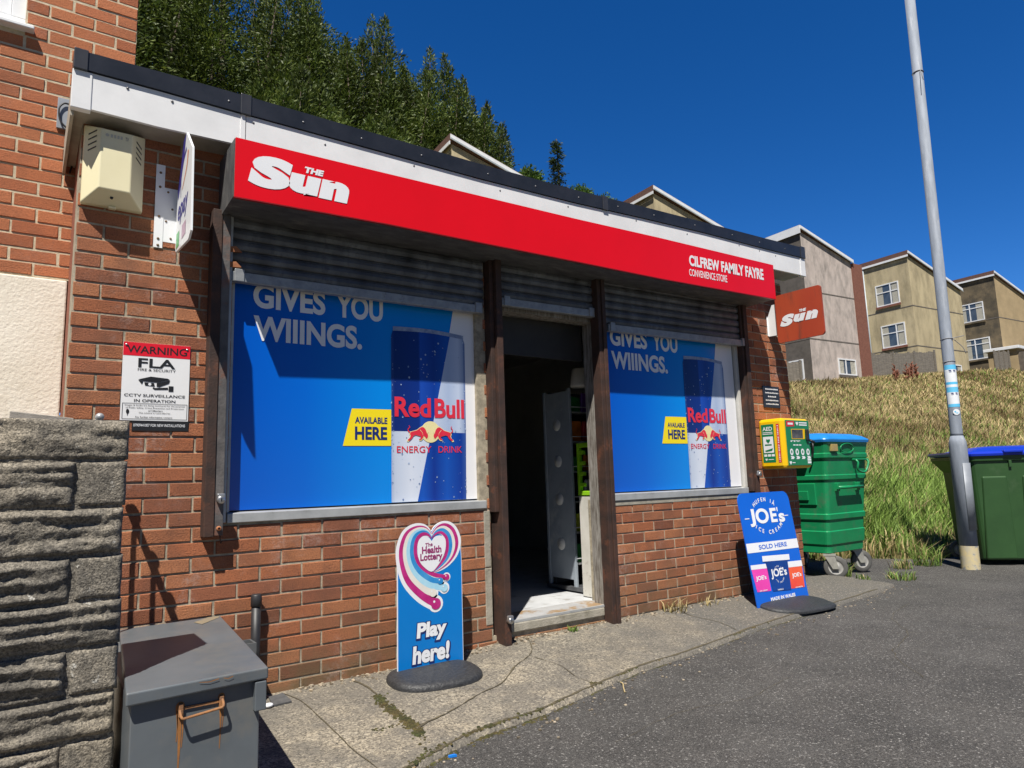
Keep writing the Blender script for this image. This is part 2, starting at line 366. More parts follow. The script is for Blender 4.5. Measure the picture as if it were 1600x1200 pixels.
# concrete apron along the shop wall
EDGE = [(-2.2, -2.2), (-.8, -1.72), (-.2, -1.48), (.41, -1.2), (.62, -1.12), (.79, -1.06), (1.16, -1.02), (1.45, -.95), (1.76, -.87), (2.09, -.80), (2.72, -.73), (3.52, -.6), (4.5, -.51), (5.64, -.41), (6.0, -.34)]
def edge_y(x):
    for (a, b), (c, d) in zip(EDGE, EDGE[1:]):
        if x <= c: return b + (d - b) * (x - a) / (c - a)
    return EDGE[-1][1]
def wall_z(x): return float(np.interp(x, [-2, 0, .8, 1.25, 1.6, 2.6, 5, 6], [.06, .06, .063, .073, .096, .1, .09, .04]))
def apron_z(x, y):
    t = min(1, max(0, y / edge_y(x)))
    return wall_z(x) * (1 - t) + .018 * t + .004 * noise.noise((x * 3, y * 3, 1))
mb = MB(); N = 170; K = 14; vs = []
for i in range(N + 1):
    x = -2.2 + 8.2 * i / N; ye = edge_y(x) + .006 * noise.noise((x * 6, 0, 3)) + .006 * noise.noise((x * 31, 0, 3))
    y0 = .35 if x > -.78 else .35
    for j in range(K + 1):
        y = y0 + (ye - y0) * j / K; vs.append((x, y, apron_z(x, y)))
    vs.append((x, ye - .012, -.03))
Q = K + 2
mb.add(vs, [(i * Q + j, i * Q + j + 1, (i + 1) * Q + j + 1, (i + 1) * Q + j) for i in range(N) for j in range(Q - 1)], True)
mb.build('pavement', m_apron, kind='structure', recenter=False)
# cracks and joints (thin dark lines) and moss growing in them
def gribbon(mb, pts, w, lift=.004, jit=.4, n=5, seed=0):
    P = smooth_pts(pts, n); A = []; B = []
    for i, (x, y) in enumerate(P):
        a = P[max(0, i - 1)]; b = P[min(len(P) - 1, i + 1)]; dx, dy = b[0] - a[0], b[1] - a[1]; l = math.hypot(dx, dy) or 1
        e = (.15 if i in (0, len(P) - 1) else 1)
        ww = w / 2 * e * (1 + jit * 2 * noise.noise((x * 14, y * 14, seed))); off = w * jit * noise.noise((x * 25, y * 25, seed + 5))
        for S, s in ((A, 1), (B, -1)):
            X, Y = x - dy / l * (ww * s + off), y + dx / l * (ww * s + off); S.append((X, Y, max(apron_z(X, Y), .0) + lift))
    m = len(P); mb.add(A + B, [(i, i + 1, m + i + 1, m + i) for i in range(m - 1)])
m_crack = M('crack dirt', (.06, .05, .032), (.11, .09, .05), 40, 1)
m_moss = M('moss', (.035, .042, .010), (.085, .062, .020), 14, 1, bump=2.5, bscale=160, dirt=(.09, .095, .022), dscale=9, isl=.4)
cr1 = [(1.835, -.017), (1.728, -.203), (1.613, -.326), (1.451, -.417), (1.233, -.593), (1.081, -.648), (.98, -.693), (.846, -.761), (.714, -.818), (.591, -.854)]
cr2 = [(1.618, -.33), (1.647, -.43), (1.667, -.555), (1.628, -.742), (1.642, -.84)]
mb = MB()
gribbon(mb, cr1, .006, .004, .8); gribbon(mb, cr2, .0045, .004, .8); gribbon(mb, [(.228, -.03), (.269, -.215), (.264, -.488), (.258, -.728), (.246, -.934), (.256, -1.104), (.254, -1.26)], .005)
gribbon(mb, [(.6, -.05), (.624, -.18), (.617, -.365)], .012); gribbon(mb, [(.575, -.881), (.654, -.835), (.773, -.795)], .014)
gribbon(mb, [(3.3, -.02), (3.22, -.2), (3.28, -.4), (3.24, -.6)], .006); gribbon(mb, [(.72, -.6), (.9, -.56), (1.1, -.6)], .003)
gribbon(mb, [(x, y + .020) for x, y in [(-.2, -1.482), (.2, -1.30), (.41, -1.205), (.62, -1.125), (.79, -1.064), (1.16, -1.024), (1.45, -.953), (1.76, -.873), (2.09, -.803), (2.72, -.733), (3.52, -.603), (4.5, -.513), (5.6, -.413)]], .014, .003, .5, 12, 3)
mb.build('pavement_cracks', m_crack, kind='structure', recenter=False)
mb = MB(); rmoss = random.Random(12)
def moss_ribbon(pts, w, h, seed):
    """low cushions of moss scattered thickly along a joint"""
    P = smooth_pts(pts, 12)
    for i in range(len(P) - 1):
        (x0, y0), (x1, y1) = P[i], P[i + 1]; L_ = math.hypot(x1 - x0, y1 - y0)
        den = max(0, .5 + 1.3 * noise.noise((x0 * 5, y0 * 5, seed)))
        for q in range(int(L_ * 1300 * den * (w / .04)) + (rmoss.random() < .5)):
            t = rmoss.random(); o = rmoss.gauss(0, w * .3); x = x0 + (x1 - x0) * t - (y1 - y0) / L_ * o; y = y0 + (y1 - y0) * t + (x1 - x0) / L_ * o
            r = rmoss.uniform(.0025, .009) * (1.25 if w > .04 else .9); z = (apron_z(x, y) if y > edge_y(x) + .004 else -.010); n = 7
            vs = []
            for k in range(n): a_ = 2 * math.pi * k / n; rr_ = r * rmoss.uniform(.7, 1.25); vs.append((x + rr_ * math.cos(a_), y + rr_ * math.sin(a_), z - .001))
            for k in range(n): a_ = 2 * math.pi * k / n; rr_ = r * rmoss.uniform(.4, .75); vs.append((x + rr_ * math.cos(a_), y + rr_ * math.sin(a_), z + r * rmoss.uniform(.35, .6)))
            mb.add(vs, [(k, (k + 1) % n, n + (k + 1) % n, n + k) for k in range(n)] + [list(range(n, 2 * n))], True)
moss_ribbon([(.617, -.355), (.59, -.494), (.572, -.666), (.581, -.761), (.561, -.908), (.526, -1.03), (.484, -1.118), (.40, -1.2)], .05, .008, 1)
moss_ribbon([(.566, -.791), (.509, -.784), (.451, -.795), (.4, -.78)], .03, .006, 2)
moss_ribbon([(-.2, -1.5), (.1, -1.36), (.38, -1.23), (.6, -1.13), (.8, -1.065), (1.0, -1.045), (1.2, -1.02)], .055, .01, 3)
moss_ribbon([(1.25, -1.01), (1.5, -.945), (1.78, -.87), (2.05, -.815), (2.3, -.785)], .035, .008, 4)
moss_ribbon([(2.9, -.71), (3.4, -.62), (3.9, -.575), (4.3, -.54)], .02, .005, 5)
moss_ribbon([(1.64, -.84), (1.655, -.88), (1.67, -.90)], .03, .005, 6)
tag(mb.build('moss', m_moss, kind='stuff', recenter=False), 'green and brown moss filling the pavement cracks and kerb joint', 'moss')
mb = MB()
def rcrack(pts, w, seed):
    P = smooth_pts(pts, 14); A = []; B = []
    for i, (x, y) in enumerate(P):
        a = P[max(0, i - 1)]; b = P[min(len(P) - 1, i + 1)]; dx, dy = b[0] - a[0], b[1] - a[1]; l = math.hypot(dx, dy) or 1
        o = .02 * noise.noise((x * 9, y * 9, seed)); ww = w * (.3 + .9 * abs(noise.noise((x * 13, y * 13, seed + 2))))
        A.append((x - dy / l * (o + ww), y + dx / l * (o + ww), -.004)); B.append((x - dy / l * (o - ww), y + dx / l * (o - ww), -.004))
    m = len(P); mb.add(A + B, [(i, i + 1, m + i + 1, m + i) for i in range(m - 1)])
rcrack([(3.1, -1.9), (3.5, -1.55), (4.1, -1.35), (4.6, -1.0), (5.2, -.85)], .003, 1); rcrack([(4.1, -1.35), (4.5, -1.6), (5.1, -1.75)], .0022, 2); rcrack([(1.2, -1.5), (1.7, -1.42), (2.1, -1.5), (2.6, -1.42)], .002, 3)
mb.build('road_cracks', m_crack, kind='structure', recenter=False)
# grit at the foot of the wall
mb = MB(); r2 = random.Random(5)
for i in range(420):
    x = r2.choice([r2.uniform(.3, 1.2), r2.uniform(1.2, 2.0), r2.uniform(1.7, 4.8), r2.uniform(1.7, 4.8)]); y = -abs(r2.gauss(0, .045)) - .005; s = r2.uniform(.002, .009)
    mb.hexa([(x + a * s * r2.uniform(.6, 1.3), y + b * s * r2.uniform(.6, 1.3), apron_z(x, y) + c * s) for a, b, c in [(-1, -1, 0), (1, -1, 0), (1, 1, 0), (-1, 1, 0), (-1, -1, 1), (1, -1, 1), (1, 1, 1), (-1, 1, 1)]])
for i in range(150):
    x = r2.uniform(.5, 6.2); y = edge_y(min(x, 5.9)) - abs(r2.gauss(0, .12)); s = r2.uniform(.002, .006)
    mb.hexa([(x + a * s, y + b * s, -.006 + c * s) for a, b, c in [(-1, -1, 0), (1, -1, 0), (1, 1, 0), (-1, 1, 0), (-1, -1, 1), (1, -1, 1), (1, 1, 1), (-1, 1, 1)]])
m_grit = M('grit', (.2, .15, .09), (.36, .31, .24), 40, .9, isl=.6)
tag(mb.build('grit', m_grit, kind='stuff', recenter=False), 'loose grit and crumbled mortar along the foot of the wall', 'grit')

# ================================================================== SHOP
SHOP = thing('shop_building', 'single storey red brick corner shop with flat roof and part raised shutters', 'shop', (2.1, 0, 0))
def bricks(mb, x0, x1, z0, z1, xo, zo, y, holes, seed=1, bw=.225, bh=.075, sides=True):
    """individual bevelled bricks with recessed joints"""
    rr = random.Random(seed); g = .005
    k0 = int(math.floor((z0 - zo) / bh)) - 1; k1 = int(math.ceil((z1 - zo) / bh)) + 1
    for k in range(k0, k1):
        za = zo + k * bh + g; zb = zo + (k + 1) * bh - g
        za, zb = max(za, z0), min(zb, z1)
        if zb - za < .012: continue
        off = xo + (bw / 2 if k % 2 else 0)
        j0 = int(math.floor((x0 - off) / bw)) - 1
        for j in range(j0, int(math.ceil((x1 - off) / bw)) + 1):
            a = max(off + j * bw + g, x0); b = min(off + (j + 1) * bw - g, x1)
            segs = [(a, b)]
            for hx0, hx1, hz0, hz1 in holes:
                if zb <= hz0 + .03 or za >= hz1 - .03: continue
                ns = []
                for p, q in segs:
                    if q <= hx0 or p >= hx1: ns.append((p, q)); continue
                    if p < hx0: ns.append((p, hx0 - .002))
                    if q > hx1: ns.append((hx1 + .002, q))
                segs = ns
            for p, q in segs:
                if q - p < .02: continue
                jy = rr.uniform(-.0025, .0015); jz = rr.uniform(-.0012, .0012); jx = rr.uniform(-.0012, .0012)
                p2, q2, a2, b2 = p + jx, q + jx, za + jz, zb + jz; i = .003; tl = rr.uniform(-.0015, .0015)
                o = [(p2, a2), (q2, a2), (q2, b2), (p2, b2)]; f = [(p2 + i, a2 + i), (q2 - i, a2 + i), (q2 - i, b2 - i), (p2 + i, b2 - i)]
                f = [(u + rr.uniform(-.001, .001), w + rr.uniform(-.001, .001)) for u, w in f]
                vs = [(u, y + .03, w) for u, w in o] + [(u, y + jy + .0045, w) for u, w in o] + [(u, y + jy + (tl if t < 2 else -tl), w) for t, (u, w) in enumerate(f)]
                mb.add(vs, [(4 * r + s, 4 * r + (s + 1) % 4, 4 * r + 4 + (s + 1) % 4, 4 * r + 4 + s) for r in (0, 1) for s in range(4)] + [(8, 9, 10, 11)])
X0, X1, ZT = -.79, 5.08, 2.965
WL = (-.06, 1.555, .962, 2.7); DO = (1.60, 2.66, .225, 2.7); WR = (2.64, 4.32, .962, 2.7)
DO = (1.58, 2.64, .15, 2.7)
mb = MB()
bricks(mb, X0, 2.64, -.02, ZT, 0, .8625, 0, [WL, DO, (1.50, 2.7, 2.62, 2.7)], 3)
bricks(mb, 2.641, X1, -.02, ZT, .177, .85, 0, [WR], 4)
mb.mi = 1; yb = .0048; yt = .24       # mortar backing, as real wall thickness behind the bricks
for x0, x1, z0, z1 in [(X0 + .001, -.06, -.05, ZT), (-.06, 1.58, -.05, .962), (1.58, 2.64, -.05, .137), (2.64, X1, -.05, .955), (4.33, X1, .955, ZT), (-.06, 4.33, 2.72, ZT), (1.5, 1.58, .962, 2.72)]:
    mb.box(x0, x1, yb, yt, z0, z1)
mb.build('wall', [m_brick, m_mortar], SHOP)
# right flank + left return + rear, ordinary brickwork
m_flank = M('brick flank', (.27, .08, .04), (.2, .06, .03), 6, .9, bump=.6)
mb = MB(); mb.box(X1 - .22, X1 - .001, .242, 7.2, -.05, ZT); mb.box(X0 + .002, X0 + .22, .242, .595, -.05, ZT); mb.box(-.5, X1 - .22, 7.0, 7.2, -.05, ZT); mb.box(-.51, -.29, .6, 7.0, -.05, ZT)
mb.build('side_wall', m_flank, SHOP)
# interior
mb = MB(); mb.box(-.28, 4.85, .26, 6.99, .16, .2); mb.build('shop_floor', M('vinyl floor', (.55, .56, .57), (.46, .47, .48), 5, .45, dirt=(.2, .17, .13), dscale=7, dlo=.55, dhi=.75), SHOP)
mb = MB(); mb.box(-.28, 4.85, .25, 6.99, 2.75, 2.78); mb.box(-.28, 4.85, 6.95, 6.99, .2, 2.75); mb.box(-.28, -.25, .25, 6.95, .2, 2.75); mb.box(4.82, 4.85, .25, 6.95, .2, 2.75)
mb.box(-.2, 1.60, .245, .262, .2, 2.75); mb.box(2.72, 4.8, .245, .262, .2, 2.75)
mb.build('interior_lining', M('shop interior paint', (.66, .64, .58), (.58, .56, .5), 3, .8), SHOP)
# doorstep: floor lip, metal nosing, concrete, worn vinyl patch
mb = MB(); mb.box(1.662, 2.534, -.012, .26, .138, .198, .008); mb.build('doorstep', m_conc, SHOP)
mb = MB(); mb.box(1.67, 2.63, .013, .27, .199, .206); mb.build('threshold_plate', M('worn threshold', (.42, .42, .42), (.34, .34, .34), 6, .5, dirt=(.30, .2, .11), dscale=4, dlo=.5, dhi=.58), SHOP)
mb = MB(); mb.box(1.662, 2.534, -.008, .012, .199, .213); mb.build('step_nosing', m_alu, SHOP)
# door frame timber
m_wood = M('weathered painted timber', (.33, .31, .28), (.12, .10, .08), 9, .8, bump=.8, bscale=60, stretch=(6, 6, .7))
mb = MB(); mb.box(2.575, 2.64, .0, .14, .2, 2.34); mb.box(1.66, 1.70, .02, .14, .2, 2.34); mb.box(1.70, 2.575, .02, .14, 2.30, 2.36); mb.build('door_frame', m_wood, SHOP)
mb = MB(); mb.box(1.66, 2.64, .03, .22, 2.36, 2.74); mb.build('door_head_panel', m_dark, SHOP)
mb = MB(); mb.box(1.70, 2.575, .16, .19, 2.02, 2.30); mb.build('transom_panel', M('transom paint', (.03, .026, .022), (.02, .018, .016), 6, .6), SHOP)
# narrow concrete strip beside the door post
mb = MB(); mb.box(1.525, 1.572, -.004, .03, .57, .93, .004); mb.box(1.525, 1.575, -.004, .03, .21, .565, .004); mb.build('mortar_strip', m_conc, SHOP)
# window frames: outer aluminium sill + frame members
for nm, x0, x1 in (('left', -.06, 1.555), ('right', 2.645, 4.32)):
    fr = MB(); fr.box(x0, x0 + .012, .005, .10, 1.0, 2.70); fr.box(x1 - .03, x1, .005, .10, 1.0, 2.70); fr.box(x0 + .012, x1 - .03, .005, .10, 2.64, 2.70)
    f = fr.build('window_frame', m_frame if nm == 'right' else m_alu, SHOP)
    sl = MB(); sl.hexa([(x0, -.012, .945), (x1 - .01, -.012, .945), (x1 - .01, .12, .945), (x0, .12, .945), (x0, -.012, .995), (x1 - .01, -.012, .995), (x1 - .01, .10, 1.005), (x0, .10, 1.005)], .004)
    s = sl.build('sill', m_alu, SHOP); s.parent = f; s.location = s.location - f.location
    gl = MB(); gl.box(x0 + .013, x1 - .031, .055, .063, 1.006, 2.64); g = gl.build('pane', m_glass, SHOP); g.parent = f; g.location = g.location - f.location
    bk = MB(); bk.box(x0 + .013, x1 - .031, .09, .2, 1.006, 2.64); bk.build('window_back_board', m_dark, SHOP)
mb = MB(); mb.box(2.66, 4.33, -.004, .03, .905, .948, .006); mb.build('mortar_bed', m_conc, SHOP)
# roof slab
RX = [-.84, -.48, -.06, .74, 1.44, 2.28, 2.94, 3.72, 4.6, 5.22]
RT = [3.212, 3.219, 3.221, 3.217, 3.214, 3.223, 3.244, 3.264, 3.282, 3.300]     # top of the dark trim
RB = [3.122, 3.123, 3.118, 3.115, 3.112, 3.125, 3.150, 3.172, 3.182, 3.197]     # bottom of the dark trim
WB = [2.936, 2.930, 2.941, 2.952, 2.962, 2.970, 2.980, 2.990, 3.004, 3.018]     # bottom of the white board
def strip(mb, xs, zb, zt, ya, yb2):
    n = len(xs); vs = []
    for x, a, b in zip(xs, zb, zt): vs += [(x, ya, a), (x, ya, b), (x, yb2, b), (x, yb2, a)]
    fs = [(4 * i + k, 4 * i + 4 + k, 4 * i + 4 + (k + 1) % 4, 4 * i + (k + 1) % 4) for i in range(n - 1) for k in range(4)] + [(0, 1, 2, 3), (4 * n - 1, 4 * n - 2, 4 * n - 3, 4 * n - 4)]
    mb.add(vs, fs)
mb = MB(); strip(mb, RX, [z + .03 for z in RB], [z - .012 for z in RT], -.16, 7.3)
roof = mb.build('roof', M('roof felt', (.05, .05, .052), (.08, .08, .08), 5, .9), SHOP)
mb = MB(); strip(mb, RX, RB, RT, -.198, -.178); strip(mb, RX, [z - .010 for z in RT], RT, -.177, -.04)
t = mb.build('roof_trim', m_trim, SHOP); t.parent = roof; t.location = t.location - roof.location
for x0, x1 in ((-.848, -.79), (-.09, -.035), (5.16, 5.232), (2.54, 2.59)):
    zb_, zt_ = float(np.interp(x0, RX, RB)), float(np.interp(x1, RX, RT))
    e = MB(); e.box(x0, x1, -.204, -.03, zb_ - .006, zt_ + .007, .003); t = e.build('trim_joint', M('trim joint cover', (.03, .032, .04), (.045, .047, .055), 5, .3), SHOP); t.parent = roof; t.location = t.location - roof.location
mb = MB(); strip(mb, RX[:3], WB[:3], [z - .004 for z in RB[:3]], -.185, -.165); strip(mb, [-.057] + RX[3:], WB[2:], [z - .004 for z in RB[2:]], -.187, -.166)
mb.box(-.850, -.768, -.19, -.15, 2.924, 3.117, .003); mb.box(-.085, -.062, -.1895, -.17, 2.935, 3.113); mb.box(5.15, 5.232, -.192, -.15, 3.010, 3.19, .003)
mb.build('fascia_board', m_white, SHOP)
mb = MB(); strip(mb, RX, [z + .008 for z in WB], [z + .016 for z in WB], -.164, .05)
mb.build('soffit', m_soffit, SHOP)
mb = MB(); mb.box(-.848, -.834, -.15, .585, 2.90, 3.10); mb.box(-.835, -.79, -.14, .585, 2.945, 2.96)
mb.build('barge_board', m_soffit, SHOP)
m_screw = M('screw heads', (.10, .10, .11), (.2, .2, .2), 90, .4, metal=.5)
mb = MB(); mb.lathe([(0, -.004), (.006, -.003), (.007, 0)], (0, 0, 0), 8, 'y'); scr = mb.build('screw', m_screw, SHOP)
sp = [(x, -.188, float(np.interp(x, RX, RB)) - rng.uniform(.03, .06)) for x in [-.42, -.02, .38, .95, 1.6, 2.2, 2.9, 3.5, 4.2, 4.75, -.62, 4.5]] + [(x, -.199, float(np.interp(x, RX, RB)) + .045) for x in [-.8, -.15, .25, .6, 1.0, 1.5, 1.9, 2.3, 2.7, 3.1, 3.6, 4.1, 4.5, 4.9]]
for i, q in enumerate(sp):
    o = scr if i == 0 else scr.copy()
    if i: COL.objects.link(o)
    o.location = Vector(q) - LOCS[SHOP.name]

# roller shutters
def slat_sheet(mb, x0, x1, zb, zt, y, pitch=.063, zb2=None):
    rows = []; z = zb; n = int(math.ceil((zt - zb) / pitch)); prof = [(0, .006), (.03, .006), (.05, -.004), (.14, -.010), (.45, -.0145), (.75, -.012), (.90, -.006), (.95, .006), (.999, .006)]
    for k in range(n):
        for t, d in prof: rows.append((zb + (k + t) * pitch, y + d))
    rows = [r for r in rows if r[0] <= zt + .001]
    vs = [];
    for zz, yy in rows: vs += [(x0, yy, zz), (x1, yy, zz + (zb2 or 0))]
    mb.add(vs, [(2 * i, 2 * i + 1, 2 * i + 3, 2 * i + 2) for i in range(len(rows) - 1)], False)
def shutter(x0, x1, zb, zt, tilt, lab):
    a = MB(); slat_sheet(a, x0, x1, zb + .055, zt, -.02, zb2=tilt); sh = a.build('roller_shutter', m_galv, SHOP, label=lab)
    b = MB(); b.hexa([(x0 + .02, -.052, zb), (x1 - .02, -.052, zb + tilt), (x1 - .02, -.01, zb + tilt), (x0 + .02, -.01, zb), (x0 + .02, -.052, zb + .056), (x1 - .02, -.052, zb + .056 + tilt), (x1 - .02, -.01, zb + .056 + tilt), (x0 + .02, -.01, zb + .056)], .004)
    q = b.build('bottom_bar', m_galv2, SHOP); q.parent = sh; q.location = q.location - sh.location
    for cx, cz in ((x0 + .035, zb), (x1 - .08, zb + tilt)):
        c = MB(); c.box(cx, cx + .05, -.06, -.035, cz, cz + .07, .003)
        q = c.build('slat_clip', m_galv2, SHOP); q.parent = sh; q.location = q.location - sh.location
    return sh
shutter(-.10, 1.545, 2.226, 2.625, .008, 'wide part raised shutter over the left window')
shutter(1.665, 2.56, 2.312, 2.64, .012, 'narrow shutter rolled up above the doorway')
shutter(2.655, 4.40, 2.234, 2.66, .03, 'part raised shutter over the right window')
m_tab = M('bright rust', (.40, .16, .07), (.28, .10, .04), 30, .8)
for z in (2.30, 2.385):
    mb = MB(); mb.hexa([(-.10, -.056, z), (-.03, -.056, z + .006), (-.03, -.045, z + .006), (-.10, -.045, z), (-.095, -.056, z + .028), (-.06, -.056, z + .035), (-.06, -.045, z + .035), (-.095, -.045, z + .028)]); mb.build('rust_flake', m_tab, SHOP)
# guide rails
def rail(x0, x1, y0, y1, z0, z1, m, nm='shutter_rail', lab=None):
    q = MB(); q.box(x0, x1, y0, y1, z0, z1, .003); return q.build(nm, m, SHOP, lab)
rail(-.186, -.139, -.085, .003, .885, 2.60, m_rust, lab='rusty brown angle left of the left window')
rail(-.1375, -.094, -.078, .003, .889, 2.58, m_rustgrey, lab='grey rust stained channel left of the left window')
rail(-.092, -.076, -.05, .035, .95, 2.62, m_alu)
rail(1.572, 1.602, -.07, .02, .92, 2.62, m_rust)
rail(1.604, 1.652, -.10, .03, .06, 2.63, m_rust, 'door_post')
rail(2.535, 2.571, -.09, -.001, .07, 2.65, m_rust, 'door_post'); rail(2.573, 2.608, -.10, -.001, .08, 2.65, m_rust, 'door_post')
rail(2.610, 2.636, -.06, -.001, .87, 2.65, m_rust)
rail(4.322, 4.350, -.05, .01, .96, 2.66, m_rust); rail(4.352, 4.405, -.065, .004, .93, 2.66, m_rust)
def lock(x, y, z, lab=None):
    a = MB(); a.lathe([(0, -.03), (.017, -.03), (.02, -.026), (.02, 0)], (x, y, z - .012), 16, 'y'); a.box(x - .02, x + .02, y - .026, y, z - .012, z + .02, .006)
    a.mi = 1; a.box(x - .003, x + .003, y - .0315, y - .029, z - .02, z - .004); a.build('shutter_lock', [m_lock, m_black], SHOP, lab)
lock(-.112, -.079, 1.08); lock(1.632, -.101, .255); lock(4.38, -.067, 1.12)
mb = MB(); mb.lathe([(.006, -.01), (.012, -.01), (.013, 0)], (-.115, -.079, .925), 10, 'y'); mb.build('rail_bolt', m_tab, SHOP)
mb = MB(); mb.tube([(-.105, -.06, .90), (-.1, -.06, .85), (-.09, -.05, .86)], .003, 6); mb.build('wire_loop', m_rust, SHOP)
mb = MB(); mb.box(-.12, 4.42, -.04, .0, 2.64, 2.72); mb.box(-.12, 4.42, .01, .2, 2.64, 2.71); mb.build('shutter_housing', m_steel, SHOP)

# ================================================================== PRINTED POSTERS ON THE WINDOWS
def ramp_mat(name, stops, axis=0, rough=.18, drops=None, ang=None):
    """print whose tone runs along the sheet (Generated coordinates)"""
    m = bpy.data.materials.new(name); m.use_nodes = True; nt = m.node_tree; L = nt.links
    b = nt.nodes['Principled BSDF']; b.inputs['Roughness'].default_value = rough
    tc = _n(nt, 'ShaderNodeTexCoord'); sx = _n(nt, 'ShaderNodeSeparateXYZ'); L.new(tc.outputs['Generated'], sx.inputs[0])
    rp = _n(nt, 'ShaderNodeValToRGB'); L.new(sx.outputs[axis], rp.inputs[0])
    while len(rp.color_ramp.elements) < len(stops): rp.color_ramp.elements.new(.5)
    for e, (p, c) in zip(rp.color_ramp.elements, stops): e.position = p; e.color = c4(c)
    L.new(rp.outputs[0], b.inputs['Base Color']); return m
m_pblue = ramp_mat('poster blue print', [(0, (.001, .085, .50)), (.25, (.001, .12, .58)), (.55, (.001, .225, .72)), (1, (.001, .25, .74))])
m_pwhite = M('poster white print', (.80, .80, .82), (.78, .78, .80), 2, .3)
m_cnavy = ramp_mat('can dark blue print', [(0, (.03, .06, .24)), (.05, (.005, .02, .15)), (.36, (.005, .026, .20)), (.385, (.012, .065, .40)), (.56, (.006, .04, .29)), (.75, (.008, .08, .42)), (.88, (.004, .045, .32)), (.97, (.012, .08, .4)), (1, (.05, .14, .45))])
m_cblue = ramp_mat('can blue print', [(0, (.004, .03, .25)), (.40, (.006, .08, .44)), (.55, (.003, .03, .26)), (.72, (.005, .075, .42)), (.92, (.003, .035, .28)), (1, (.04, .1, .34))])
m_csilv = ramp_mat('can silver print', [(0, (.34, .42, .58)), (.05, (.50, .57, .70)), (.25, (.64, .69, .79)), (.5, (.56, .63, .76)), (.76, (.38, .47, .66)), (.9, (.50, .58, .74)), (.965, (.32, .40, .58)), (.985, (.14, .2, .4)), (1, (.14, .20, .38))])
m_crim = M('can rim print', (.16, .21, .36), (.34, .40, .52), 22, .3)
m_cred = M('can red print', (.72, .03, .06), (.66, .025, .05), 3, .3)
m_csun = M('pale yellow print', (.80, .72, .38), (.78, .68, .33), 3, .3)
m_drop = M('printed droplet light', (.42, .50, .66), (.3, .4, .58), 40, .3)
m_drop2 = M('printed droplet dark', (.08, .13, .30), (.13, .2, .4), 40, .3)
BULL = [(.10, .42), (.16, .55), (.30, .60), (.45, .66), (.58, .80), (.70, .90), (.80, .86), (.88, .72), (.93, .52), (.97, .46), (1.0, .30), (.97, .14), (.90, .10), (.86, .20), (.78, .30), (.74, .16), (.66, .02), (.56, 0), (.54, .06), (.62, .12), (.64, .24), (.50, .30), (.38, .34), (.28, .28), (.20, .10), (.08, -.06), (0, -.04), (.02, .06), (.10, .14), (.14, .28)]
